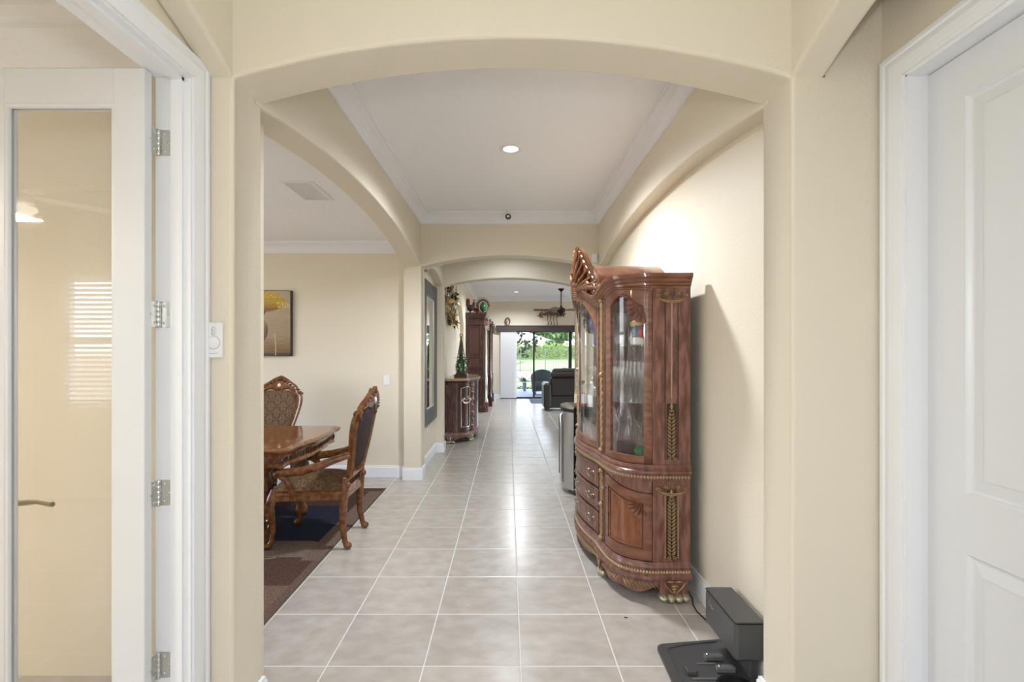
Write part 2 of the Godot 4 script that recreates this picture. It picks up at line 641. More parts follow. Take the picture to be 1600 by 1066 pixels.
func french_door() -> void:
	var root := struct_root("door_1", "white French door with one large clear pane, standing open", "door")
	var x1 := -1.2155
	var x0 := -1.79
	var g0 := -1.683
	var g1 := -1.3196
	var d0 := 1.634
	var d1 := 1.669
	var w: Material = mats.door_white
	for q in [[x0, g0], [g1, x1]]:
		var s := Shape.new()
		s.cbox(Vector3(q[1] - q[0], 2.404, d1 - d0), 0.002, Transform3D(Basis(), at((q[0] + q[1]) / 2, 1.212, (d0 + d1) / 2)))
		part(root, "stile", s, w)
	for q in [[0.01, 0.26], [2.294, 2.414]]:
		var s := Shape.new()
		s.cbox(Vector3(g1 - g0 + 0.002, q[1] - q[0], d1 - d0 - 0.001), 0.002, Transform3D(Basis(), at((g0 + g1) / 2, (q[0] + q[1]) / 2, (d0 + d1) / 2)))
		part(root, "rail", s, w)
	var s := Shape.new()
	var loop := [at(g0, 0.26, d0), at(g1, 0.26, d0), at(g1, 2.294, d0), at(g0, 2.294, d0)]
	for d: float in [d0 + 0.002, d1 - 0.012]:
		var path := loop.map(func(p): return Vector3(p.x, p.y, -d))
		s.sweep(path, [Vector2(0, 0), Vector2(0.008, -0.001), Vector2(0.012, -0.006), Vector2(0.012, -0.010), Vector2(0, -0.010)], Vector3.BACK, true)
	part(root, "glazing_bead", s, w)
	s = Shape.new()
	slab_at(s, g0, g1, 0.26, 2.294, 1.6505, 1.6515)
	part(root, "pane", s, mats.pane)
	# lever on the office side
	s = Shape.new()
	s.lathe([Vector2(0.026, 0), Vector2(0.026, 0.006), Vector2(0.012, 0.012), Vector2(0.010, 0.05)], 20, Transform3D(Basis(Vector3.RIGHT, -PI / 2), at(-1.735, 0.93, d1)))
	s.tube([at(-1.74, 0.93, d1 + 0.05), at(-1.70, 0.932, d1 + 0.055), at(-1.66, 0.934, d1 + 0.055), at(-1.615, 0.926, d1 + 0.053), at(-1.602, 0.928, d1 + 0.05)], [0.010, 0.010, 0.007, 0.008, 0.009], 10)
	part(root, "lever_handle", s, mats.brass_dull)
	for y: float in [0.377, 0.975, 1.594, 2.19]:
		var hn := Shape.new()
		for k in 5:
			hn.lathe([Vector2(0.0052, 0), Vector2(0.0058, 0.001), Vector2(0.0058, 0.0165), Vector2(0.0052, 0.0175)], 12, Transform3D(Basis(), at(-1.2095, y - 0.0445 + 0.0178 * k, 1.6925)))
		var h := part(root, "hinge", hn, mats.nickel)
		for e in 2:
			var q := Shape.new()
			var poly := PackedVector2Array()
			for i in 8:
				var a := PI / 2 * minf(i, 3) / 3.0 if i < 4 else -PI / 2 + PI / 2 * (i - 4) / 3.0
				poly.append(Vector2(0.028 + 0.012 * sin(PI / 2 - a) - 0.0, (0.0325 if i < 4 else -0.0325) + 0.012 * sin(a)))
			poly.append(Vector2(0.0, -0.0445))
			poly.append(Vector2(0.0, 0.0445))
			poly = PackedVector2Array([Vector2(0, -0.0445), Vector2(0.028, -0.0445), Vector2(0.034, -0.0428), Vector2(0.0385, -0.038), Vector2(0.040, -0.032), Vector2(0.040, 0.032), Vector2(0.0385, 0.038), Vector2(0.034, 0.0428), Vector2(0.028, 0.0445), Vector2(0, 0.0445)])
			var xf := Transform3D(Basis(Vector3(1, 0, 0), Vector3.UP, Vector3.BACK), at(-1.209, y, 1.6995)) if e == 0 else Transform3D(Basis(Vector3(-0.12, 0, 1).normalized(), Vector3.UP, Vector3(1, 0, 0.12).normalized()), at(-1.2145, y, 1.6925))
			q.slab(poly, 0.0022, xf)
			for sc in [Vector2(0.014, 0.03), Vector2(0.030, 0.0), Vector2(0.014, -0.03)]:
				q.lathe([Vector2(0.0045, 0), Vector2(0.0035, 0.0012), Vector2(0.0, 0.0014)], 10, xf * Transform3D(Basis(Vector3.RIGHT, PI / 2), Vector3(sc.x, sc.y, 0.0022)))
			part(h, "leaf_plate", q, mats.nickel)

func panel_door() -> void:
	var root := struct_root("door_2", "white two panel interior door, closed, beside the hall arch", "door")
	var w: Material = mats.door_white
	var xf0 := 1.4445
	var d1 := 1.686
	var d0 := 0.782
	var s := Shape.new()
	slab_at(s, xf0 + 0.012, xf0 + 0.035, 0.012, 2.412, d0, d1)
	part(root, "core", s, w)
	var st := 0.136
	for q in [[d0, d0 + st], [d1 - st, d1]]:
		s = Shape.new()
		slab_at(s, xf0, xf0 + 0.014, 0.012, 2.412, q[0], q[1])
		part(root, "stile", s, w)
	for q in [[0.012, 0.25], [0.834, 1.007], [2.281, 2.412]]:
		s = Shape.new()
		slab_at(s, xf0, xf0 + 0.014, q[0], q[1], d0 + st, d1 - st)
		part(root, "rail", s, w)
	for q in [[0.25, 0.834], [1.007, 2.281]]:
		s = Shape.new()
		var path := [at(xf0, q[0], d1 - st), at(xf0, q[0], d0 + st), at(xf0, q[1], d0 + st), at(xf0, q[1], d1 - st)]
		# moulded edge falling into a groove, then a raised field
		s.sweep(path, [Vector2(0, 0), Vector2(0.006, 0.0005), Vector2(0.010, -0.003), Vector2(0.016, -0.010), Vector2(0.022, -0.0115), Vector2(0.024, -0.0115), Vector2(0.060, -0.003), Vector2(0.062, -0.003)], Vector3.LEFT, true, 0)
		slab_at(s, xf0 + 0.003, xf0 + 0.014, q[0] + 0.0615, q[1] - 0.0615, d0 + st + 0.0615, d1 - st - 0.0615)
		part(root, "panel", s, w)
	s = Shape.new()
	s.lathe([Vector2(0.026, 0), Vector2(0.026, 0.006), Vector2(0.011, 0.011), Vector2(0.010, 0.03), Vector2(0.026, 0.042), Vector2(0.027, 0.055), Vector2(0.014, 0.066), Vector2(0, 0.067)], 20, Transform3D(Basis(Vector3.BACK, PI / 2), at(xf0, 0.93, d0 + 0.07)))
	part(root, "door_knob", s, mats.nickel)

func build_office() -> void:
	var m: Material = mats.paint
	var s := Shape.new()
	slab_at(s, -4.85, -1.225, 0, 3.06, 2.21, 2.31)
	struct("wall_office_back", s, m)
	s = Shape.new()
	slab_at(s, -4.85, -4.75, 0, 3.06, -1.6, 2.31)
	struct("wall_office_left", s, m)
	s = Shape.new()
	holed_wall(s, "x", -4.85, -1.225, 3.06, -4.50, -3.05, 0.90, 2.25, -1.75, -1.6)
	struct("wall_office_front", s, m)
	s = Shape.new()
	slab_at(s, -4.85, -1.2, 3.05, 3.2, -1.75, 2.31)
	struct("ceiling_office", s, mats.ceiling_paint)
	s = Shape.new()
	run(s, CROWN, [Vector2(-1.225, 2.21), Vector2(-4.75, 2.21), Vector2(-4.75, -1.6), Vector2(-1.225, -1.6)], 3.05, true)
	struct("trim_3", s, mats.trim_white)
	# front window with blinds, seen mirrored in the glass of the door
	var w := struct_root("window_1", "office window with open white blinds", "window")
	s = Shape.new()
	for x: float in [-4.50, -3.79, -3.10]:
		slab_at(s, x, x + 0.05, 0.90, 2.25, -1.72, -1.66)
	for y: float in [0.90, 1.55, 2.20]:
		slab_at(s, -4.50, -3.05, y, y + 0.05, -1.72, -1.66)
	part(w, "frame", s, mats.trim_white)
	s = Shape.new()
	slab_at(s, -4.46, -3.09, 0.94, 2.21, -1.692, -1.690)
	part(w, "pane", s, mats.pane)
	for k in 26:
		s = Shape.new()
		s.box(Vector3(-0.70, -0.001, -0.022), Vector3(0.70, 0.001, 0.022))
		var o := part(w, "blind_slat", s, mats.trim_white)
		o.position = at(-3.775, 0.97 + 0.0485 * k, -1.635)
		o.rotation.x = deg_to_rad(38)
	var l := thing("office_fan", "white ceiling fan with flat lamp in the office, mirrored in the door glass", "ceiling fan", at(-3.67, 3.05, -0.35))
	s = Shape.new()
	s.lathe([Vector2(0.07, 0), Vector2(0.06, -0.03), Vector2(0.014, -0.05), Vector2(0.014, -0.34), Vector2(0.09, -0.37), Vector2(0.10, -0.45), Vector2(0.07, -0.50)], 20)
	part(l, "motor", s, mats.trim_white)
	for k in 5:
		s = Shape.new()
		s.slab(PackedVector2Array([Vector2(0.09, -0.04), Vector2(0.60, -0.065), Vector2(0.63, 0.0), Vector2(0.60, 0.065), Vector2(0.09, 0.04)]), 0.008, Transform3D(Basis(Vector3.UP, TAU * k / 5.0 + 0.3) * Basis(Vector3.RIGHT, -PI / 2 + 0.15), Vector3(0, -0.41, 0)))
		part(l, "blade", s, mats.trim_white)
	s = Shape.new()
	s.lathe([Vector2(0.115, -0.50), Vector2(0.115, -0.52), Vector2(0.09, -0.545), Vector2(0.04, -0.56), Vector2(0, -0.562)], 28, Transform3D(), false)
	part(l, "lamp_shade", s, mats.lamp_glow)
	down_light("office_lamp_light", at(-3.67, 2.47, -0.35), 5.0, Color(1, 0.96, 0.9), 0.2)

func build_hall() -> void:
	var m: Material = mats.paint
	var s := Shape.new()
	arch_wall(s, "d", 1.95, 5.61, 3.06, arch_path(1.95, 5.61, 2.445, 0.18, false, 48), -1.195, -1.004)
	struct("wall_hall_left", s, m, "beige wall with a wide arch into the dining room", "wall")
	s = Shape.new()
	arch_wall(s, "d", 1.95, 5.61, 3.06, arch_path(1.95, 5.61, 2.45, 0.17, false, 48), 1.036, 1.165)
	slab_at(s, 1.145, 1.30, 0, 3.06, 1.9, 8.0)
	slab_at(s, 1.09, 1.15, 2.7, 3.06, 2.0, 5.6)
	struct("wall_hall_right", s, m, "beige wall with a shallow blind arch", "wall")
	s = Shape.new()
	arch_wall(s, "x", -1.195, 1.20, 3.20, arch_path(-0.995, 1.03, 2.442, 0.128), 5.6, 5.8)
	struct("wall_hall_end", s, m, "beige wall with an arch at the end of the hall", "wall")
	# short bay between the two arches, with a blind arch on its left
	s = Shape.new()
	arch_wall(s, "d", 5.8, 7.14, 3.2, arch_path(5.79, 7.14, 2.42, 0.12, false), -1.09, -0.955)
	slab_at(s, -1.20, -1.066, 0, 3.2, 5.75, 7.2)
	struct("wall_bay_left", s, m)
	s = Shape.new()
	arch_wall(s, "x", -1.2, 5.0, 3.35, arch_path(-0.953, 0.995, 2.427, 0.115), 7.14, 7.34)
	struct("wall_bay_end", s, m, "beige wall with an arch into the family room", "wall")
	s = Shape.new()
	slab_at(s, -1.25, 1.3, 3.05, 3.2, 1.8, 7.2)
	struct("ceiling_hall", s, mats.ceiling_paint)
	s = Shape.new()
	run(s, CROWN, [Vector2(1.036, 2.0), Vector2(1.036, 5.6), Vector2(-1.004, 5.6), Vector2(-1.004, 2.0)], 3.05, true)
	struct("trim_4", s, mats.trim_white, "white crown moulding round the hall ceiling", "crown moulding")
	# baseboards
	s = Shape.new()
	run(s, BASE, [Vector2(1.039, 1.80), Vector2(1.039, 2.0), Vector2(1.145, 2.0), Vector2(1.145, 5.6), Vector2(1.03, 5.6), Vector2(1.03, 5.8), Vector2(1.145, 5.8), Vector2(1.145, 7.14), Vector2(0.995, 7.14), Vector2(0.995, 7.34), Vector2(4.7, 7.34)], 0)
	struct("baseboard_right", s, mats.trim_white)
	s = Shape.new()
	run(s, BASE, [Vector2(-1.225, 2.31), Vector2(-1.225, 2.0), Vector2(-1.008, 2.0), Vector2(-1.008, 1.80)], 0)
	struct("baseboard_arch", s, mats.trim_white)
	s = Shape.new()
	run(s, BASE, [Vector2(-1.03, 9.74), Vector2(-1.03, 7.34), Vector2(-0.953, 7.34), Vector2(-0.953, 7.14), Vector2(-1.066, 7.14), Vector2(-1.066, 5.8), Vector2(-0.995, 5.8), Vector2(-0.995, 5.6), Vector2(-1.195, 5.6), Vector2(-1.195, 5.73), Vector2(-4.6, 5.73)], 0)
	struct("baseboard_left", s, mats.trim_white)

func build_dining_shell() -> void:
	var m: Material = mats.paint
	var s := Shape.new()
	slab_at(s, -4.75, -1.0, 0, 2.9, 5.73, 5.85)
	struct("wall_dining_back", s, m, "beige dining room wall", "wall")
	s = Shape.new()
	holed_wall(s, "d", 2.31, 5.85, 2.9, 2.42, 4.82, 0.45, 2.45, -4.75, -4.6)
	struct("wall_dining_left", s, m)
	s = Shape.new()
	slab_at(s, -4.75, -1.15, 2.743, 2.95, 2.2, 5.85)
	struct("ceiling_dining", s, mats.ceiling_paint)
	s = Shape.new()
	run(s, CROWN, [Vector2(-1.195, 5.73), Vector2(-4.6, 5.73), Vector2(-4.6, 2.31), Vector2(-1.195, 2.31)], 2.743)
	struct("trim_5", s, mats.trim_white, "white crown moulding round the dining room ceiling", "crown moulding")
	var w := struct_root("window_2", "added unseen dining room window, made wide for daylight", "window")  # unseen window, made wide to carry daylight through to the hall
	s = Shape.new()
	for d: float in [2.42, 3.60, 4.77]:
		slab_at(s, -4.71, -4.65, 0.45, 2.45, d, d + 0.05)
	for y: float in [0.45, 1.75, 2.40]:
		slab_at(s, -4.71, -4.65, y, y + 0.05, 2.42, 4.82)
	part(w, "frame", s, mats.trim_white)
	s = Shape.new()
	slab_at(s, -4.682, -4.680, 0.49, 2.41, 2.46, 4.78)
	part(w, "pane", s, mats.pane)

func build_family_shell() -> void:
	var m: Material = mats.paint
	var s := Shape.new()
	arch_wall(s, "d", 7.3, 15.5, 3.35, arch_path(9.75, 11.35, 2.05, 0.46), -1.12, -1.03)
	slab_at(s, -1.30, -1.119, 0, 3.35, 7.3, 15.5)
	struct("wall_family_left", s, m, "beige left wall of the family room with an arched niche", "wall")
	s = Shape.new()
	holed_wall(s, "d", 7.3, 15.5, 3.35, 9.5, 13.5, 0.4, 2.3, 4.7, 4.85)
	struct("wall_family_right", s, m)
	s = Shape.new()
	holed_wall(s, "x", -1.25, 4.85, 3.35, -0.24, 3.4, 0.0, 2.14, 15.3, 15.5)
	struct("wall_back", s, m, "beige back wall with the sliding door", "wall")
	s = Shape.new()
	slab_at(s, -1.25, 4.85, 3.17, 3.4, 7.2, 15.5)
	struct("ceiling_family", s, mats.ceiling_paint)
	s = Shape.new()
	run(s, CROWN, [Vector2(4.7, 7.34), Vector2(4.7, 15.3), Vector2(-1.03, 15.3), Vector2(-1.03, 7.34)], 3.17, true)
	struct("trim_6", s, mats.trim_white, "white crown moulding in the family room", "crown moulding")
	s = Shape.new()
	run(s, BASE, [Vector2(-0.245, 15.3), Vector2(-1.03, 15.3), Vector2(-1.03, 11.36)], 0)
	struct("baseboard_back", s, mats.trim_white)
	var w := struct_root("window_3", "added unseen family room window for daylight", "window")  # out of view, put in as a daylight source for the room
	s = Shape.new()
	for d: float in [9.5, 10.8, 12.15, 13.45]:
		slab_at(s, 4.75, 4.80, 0.4, 2.3, d, d + 0.05)
	for y: float in [0.4, 2.25]:
		slab_at(s, 4.75, 4.80, y, y + 0.05, 9.5, 13.5)
	part(w, "frame", s, mats.trim_white)
	s = Shape.new()
	slab_at(s, 4.774, 4.776, 0.44, 2.26, 9.54, 13.46)
	part(w, "pane", s, mats.pane)

func can_light(where: Vector3, label: String, energy: float) -> void:
	var l := thing("recessed_light", label, "light", where, "recessed ceiling lights")
	var s := Shape.new()
	s.lathe([Vector2(0.058, -0.002), Vector2(0.062, -0.005), Vector2(0.086, -0.005), Vector2(0.089, 0.0)], 32, Transform3D(), false)
	part(l, "trim_ring", s, mats.plastic_white)
	s = Shape.new()
	s.lathe([Vector2(0.058, -0.002), Vector2(0.0, -0.002)], 32, Transform3D(), false)
	part(l, "lens", s, mats.lamp_glow)
	# the deep can cuts the beam off towards the upper walls
	var beam := SpotLight3D.new()
	beam.name = "can_light"
	beam.light_energy = energy
	beam.light_color = Color(0.95, 0.975, 1.0)
	beam.light_size = 0.10
	beam.spot_range = 30.0
	beam.spot_attenuation = 2.0
	beam.spot_angle = 80.0
	beam.spot_angle_attenuation = 0.6
	beam.shadow_enabled = true
	add_child(beam)
	beam.position = where + Vector3(0, -0.06, 0)
	beam.rotation_degrees = Vector3(-90, 0, 0)

func fittings() -> void:
	can_light(at(0.02, 3.05, 3.82), "round recessed ceiling light in the hall", 4.4)
	can_light(at(0.02, 3.05, 6.47), "added unseen ceiling light that brightens the bay between the two arches", 0.5)  # unseen lamp, added to brighten the bay
	can_light(at(0.22, 3.17, 11.5), "recessed ceiling light in the family room, nearer the arch", 3.0)
	can_light(at(0.23, 3.17, 13.9), "recessed ceiling light in the family room, nearer the sliding door", 3.0)

# ------------------------------------------------------------------ curved case furniture (china cabinet, sideboard)
# A plan line runs round the front of the case: local x = -depth, local z = -width position.
class Plan:
	var pts := PackedVector2Array()   # (s, depth)
	var run := PackedFloat32Array()
	var length := 0.0
	func _init(keys: Array) -> void:
		var c := Curve2D.new()
		c.bake_interval = 0.012
		for i in keys.size():
			var p: Vector2 = keys[i]
			var a: Vector2 = keys[maxi(i - 1, 0)]
			var b: Vector2 = keys[mini(i + 1, keys.size() - 1)]
			var t := (b - a) / 6.0
			var sharp: bool = i > 0 and i < keys.size() - 1 and (p - a).normalized().dot((b - p).normalized()) < 0.3
			if sharp or i == 0 or i == keys.size() - 1:
				t = Vector2.ZERO
			c.add_point(p, -t, t)
		pts = c.get_baked_points()
		run.append(0.0)
		for i in range(1, pts.size()):
			length += pts[i].distance_to(pts[i - 1])
			run.append(length)
	func place(u: float) -> Array:   # [position, outward normal]
		u = clampf(u, 0.0, length)
		var i := run.bsearch(u)
		i = clampi(i, 1, pts.size() - 1)
		var k := (u - run[i - 1]) / maxf(run[i] - run[i - 1], 1e-6)
		var p := pts[i - 1].lerp(pts[i], k)
		var lo := maxi(i - 2, 0)
		var hi := mini(i + 1, pts.size() - 1)
		var t := (pts[hi] - pts[lo]).normalized()
		return [p, Vector2(-t.y, t.x)]
	func point(u: float, y: float, out: float) -> Vector3:
		var q := place(u)
		var p: Vector2 = q[0] + q[1] * out
		return Vector3(-p.y, y, -p.x)
	func normal(u: float) -> Vector3:
		var q: Vector2 = place(u)[1]
		return Vector3(-q.y, 0, -q.x)
	func along(u: float) -> Vector3:
		return Vector3.UP.cross(normal(u)).normalized()
	func u_of(s: float) -> float:   # where the plan reaches width position s for the first time past the flat end
		for i in pts.size():
			if pts[i].x >= s:
				return run[i]
		return length
	func us(u0: float, u1: float, step := 0.016) -> Array:
		var n := maxi(1, ceili((u1 - u0) / step))
		var out := []
		for i in n + 1:
			out.append(lerpf(u0, u1, float(i) / n))
		return out

# solid strip of the case front between heights lo(u) and hi(u), from depth in to depth out
func strip(s: Shape, p: Plan, u0: float, u1: float, lo: Variant, hi: Variant, inn: float, out: float, chamfer := 0.0) -> void:
	var r := []
	for u: float in p.us(u0, u1):
		var a: float = lo.call(u) if lo is Callable else float(lo)
		var b: float = hi.call(u) if hi is Callable else float(hi)
		var c := chamfer
		r.append(PackedVector3Array([p.point(u, a, inn), p.point(u, a, out - c), p.point(u, a + c, out), p.point(u, b - c, out), p.point(u, b, out - c), p.point(u, b, inn)]))
	s.rows(r, true, true, true)
	s.flat()
	for e in [r[0], r[-1]]:
		for k in range(1, 5):
			s.tri(e[0], e[k], e[k + 1])

# moulding run along the plan: profile of (out, y)
func plan_sweep(s: Shape, p: Plan, u0: float, u1: float, prof: Array, dy: Variant = null) -> void:
	var r := []
	for u: float in p.us(u0, u1):
		var ring := PackedVector3Array()
		var lift: float = dy.call(u) if dy is Callable else 0.0
		for q: Vector2 in prof:
			ring.append(p.point(u, q.y + lift, q.x))
		r.append(ring)
	s.rows(r, false, true, true)
	s.flat()
	for e in [r[0], r[-1]]:
		for k in range(1, e.size() - 1):
			s.tri(e[0], e[k], e[k + 1])

# row of gilt beads along the plan
func plan_beads(s: Shape, p: Plan, u0: float, u1: float, y: float, out: float, size: float) -> void:
	var n := int((u1 - u0) / (size * 0.95))
	for i in n:
		var u := u0 + (u1 - u0) * (i + 0.5) / n
		var c := p.point(u, y, out)
		var a := p.along(u) * size * 0.5
		var nn := p.normal(u) * size * 0.45
		var v := Vector3(0, size * 0.62, 0)
		s.flat()
		for q in [[a, v], [v, -a], [-a, -v], [-v, a]]:
			s.tri(c + q[0] + a * 0.25 * 0.0, c + q[1], c + nn)

func scroll(s: Shape, c: Vector3, ax: Vector3, ay: Vector3, r0: float, turns: float, thick: float, flip := 1.0) -> void:
	var pts := []
	var rad := []
	var n := int(14 * turns)
	for i in n + 1:
		var k := float(i) / n
		var a := TAU * turns * k * flip
		var r := r0 * (1.0 - 0.82 * k)
		pts.append(c + (ax * cos(a) + ay * sin(a)) * r)
		rad.append(thick * (1.0 - 0.35 * k))
	s.tube(pts, rad, 6)

# herringbone drop of carved leaves on a flat or curved face
func leaf_drop(s: Shape, p: Plan, u: float, y0: float, y1: float, wide: float, out: float) -> void:
	var a := p.along(u)
	var nn := p.normal(u)
	var n := int((y1 - y0) / 0.021)
	for i in n:
		var y := lerpf(y0, y1, (i + 0.0) / n)
		var w := wide * minf(1.0, 0.35 + 0.65 * (n - i) / 4.0)
		var c := p.point(u, y, out)
		for sgn: float in [-1.0, 1.0]:
			s.leaf(c, (a * sgn * 0.75 + Vector3.UP * 0.8).normalized(), nn, w * 0.8, 0.017, 0.009)
	s.leaf(p.point(u, y1 - 0.01, out), Vector3.UP, nn, 0.05, 0.022, 0.010)
	for sgn: float in [-1.0, 1.0]:
		scroll(s, p.point(u, y0 - 0.006, out + 0.003) + a * sgn * 0.014, a * sgn, Vector3.DOWN, 0.012, 1.2, 0.0035)

# spreading acanthus spray: slender leaves curling outwards from a ribbed bowl
func acanthus(s: Shape, p: Plan, u: float, y: float, wide: float, high: float, out: float) -> void:
	var a := p.along(u)
	var nn := p.normal(u)
	var c := p.point(u, y - high * 0.30, out)
	for sgn: float in [-1.0, 1.0]:
		for k in 6:
			var f := (k + 0.5) / 6.0
			var o := c + a * sgn * wide * 0.46 * f + Vector3.UP * high * 0.10 * sin(f * PI)
			var lean := (a * sgn * (0.25 + 0.9 * f) + Vector3.UP * (1.0 - 0.55 * f)).normalized()
			s.leaf(o, lean, nn, high * (0.95 - 0.25 * f), wide * 0.055, 0.012)
		scroll(s, c + a * sgn * wide * 0.20 + Vector3.UP * high * 0.42 + nn * 0.004, a * sgn, Vector3.UP, high * 0.20, 1.4, high * 0.06)
		scroll(s, c + a * sgn * wide * 0.47 + Vector3.UP * high * 0.22 + nn * 0.004, a * sgn, Vector3.UP, high * 0.22, 1.4, high * 0.06)
	s.leaf(c, Vector3.UP, nn, high * 1.05, wide * 0.07, 0.014)
	for row in 2:
		var pts := []
		for k in 13:
			var f := k / 6.0 - 1.0
			pts.append(p.point(u, y - high * (0.30 + 0.16 * row) - high * 0.20 * (1.0 - f * f), out) + a * f * wide * (0.46 - 0.10 * row))
		s.tube(pts, high * 0.07, 6)

# ribbed shell: fan of ridges in a quarter or half disc
func shell(s: Shape, c: Vector3, ax: Vector3, ay: Vector3, nn: Vector3, r: float, a0: float, a1: float, ribs: int, bulge: float) -> void:
	s.flat()
	for i in ribs:
		var b0 := lerpf(a0, a1, float(i) / ribs)
		var b2 := lerpf(a0, a1, float(i + 1) / ribs)
		var b1 := (b0 + b2) / 2
		var e0 := c + (ax * cos(b0) + ay * sin(b0)) * r * 0.94
		var e1 := c + (ax * cos(b1) + ay * sin(b1)) * r + nn * bulge * 0.4
		var e2 := c + (ax * cos(b2) + ay * sin(b2)) * r * 0.94
		var m := c + (ax * cos(b1) + ay * sin(b1)) * r * 0.62 + nn * bulge
		s.tri(c, e0, m); s.tri(c, m, e2); s.tri(e0, e1, m); s.tri(m, e1, e2)

func rope_post(s: Shape, c: Vector3, y0: float, y1: float, r: float, turns: float) -> void:
	var seg := 12
	var n := int((y1 - y0) / 0.009)
	var rws := []
	for i in n + 1:
		var k := float(i) / n
		var ring := PackedVector3Array()
		for j in seg:
			var a := TAU * j / seg
			var w := r * (1.0 + 0.20 * cos(2.0 * a + TAU * turns * k))
			ring.append(c + Vector3(w * cos(a), lerpf(y0, y1, k), w * sin(a)))
		rws.append(ring)
	s.rows(rws, true, true)

func paw_foot(parent: Node3D, c: Vector3, out: Vector3, side: Vector3, w: float, wood: Material, gilt: Material) -> void:
	# block with a carved cartouche over four gilt toes; c lies on the floor at the middle of the front
	var b := Basis(side, Vector3.UP, out)
	var s := Shape.new()
	s.cbox(Vector3(w, 0.090, w * 0.8), 0.006, Transform3D(b, c + Vector3(0, 0.085, 0) - out * w * 0.42))
	var f := part(parent, "foot", s, wood)
	var g := Shape.new()
	for k in 4:
		var o := (k - 1.5) / 4.0
		g.ball(c + side * o * w * 1.02 + Vector3(0, 0.0255, 0) - out * (0.012 + 0.02 * absf(o)), Vector3(w * 0.175, 0.025, w * 0.32), 10, 6, b)
	part(f, "paw", g, mats.paw_gilt)
	g = Shape.new()
	var o := c + out * 0.004 + Vector3(0, 0.115, 0)
	for sg: float in [-1.0, 1.0]:
		g.tube([o + side * sg * w * 0.36, o + side * sg * w * 0.30 + Vector3(0, -0.02, 0), o + side * sg * w * 0.06 + Vector3(0, -0.062, 0)], [0.005, 0.005, 0.003], 6)
		g.leaf(o + side * sg * w * 0.30 + Vector3(0, 0.006, 0), -side * sg, out, w * 0.32, 0.016, 0.008)
	for k in 3:
		g.leaf(o + Vector3(0, -0.012 - 0.016 * k, 0), Vector3.DOWN, out, 0.02, w * (0.30 - 0.08 * k), 0.007)
	part(f, "carving", g, gilt).set_meta("kind", "stuff")

func wood_set() -> void:
	grain_mat("cherry", lin(0.230, 0.106, 0.080), lin(0.092, 0.036, 0.026), 0.32, Vector3(2.2, 0.45, 2.2), 0.25, 0.02)
	grain_mat("cherry_light", lin(0.205, 0.084, 0.046), lin(0.105, 0.037, 0.019), 0.30, Vector3(0.6, 1.8, 0.6), 0.35, 0.02)
	grain_mat("cherry_panel", lin(0.24, 0.080, 0.027), lin(0.11, 0.030, 0.010), 0.25, Vector3(3.2, 0.7, 3.2), 0.5, 0.016)
	grain_mat("mahogany", lin(0.085, 0.036, 0.032), lin(0.040, 0.016, 0.015), 0.30, Vector3(2.2, 0.5, 2.2), 0.4, 0.02)
	grain_mat("walnut_chair", lin(0.215, 0.085, 0.028), lin(0.085, 0.027, 0.010), 0.26, Vector3(1.0, 1.0, 1.0), 0.5, 0.03)
	grain_mat("tabletop_wood", lin(0.205, 0.066, 0.007), lin(0.12, 0.034, 0.004), 0.14, Vector3(0.5, 1.0, 3.0), 0.7, 0.014)
	grain_mat("antique_wood", lin(0.155, 0.050, 0.018), lin(0.050, 0.014, 0.006), 0.30, Vector3(1, 1, 1), 0.5, 0.03)
	mat("gilt_wood", lin(0.24, 0.11, 0.045), 0.30, 0.25)
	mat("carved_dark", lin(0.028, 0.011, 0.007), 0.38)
	mat("gilt", lin(0.50, 0.38, 0.22), 0.38, 0.5)
	mat("antique_gilt", lin(0.38, 0.25, 0.13), 0.34, 0.5)
	mat("paw_gilt", lin(0.50, 0.46, 0.32), 0.30, 0.7)
	mat("pewter", lin(0.34, 0.30, 0.25), 0.3, 0.85)
	glass_mat("cabinet_glass", Color(0.92, 0.95, 0.95), 0.02)
	glass_mat("shelf_glass", Color(0.70, 0.85, 0.80), 0.14)
	glass_mat("crystal", Color(0.95, 0.97, 0.98), 0.03, 0.02).metallic_specular = 0.42
	glass_mat("smoke_glass", Color(0.80, 0.83, 0.84), 0.08, 0.03).metallic_specular = 0.42
	glass_mat("purple_glass", Color(0.12, 0.05, 0.55), 0.75, 0.05)
	glass_mat("green_glass", Color(0.06, 0.45, 0.20), 0.72, 0.05)

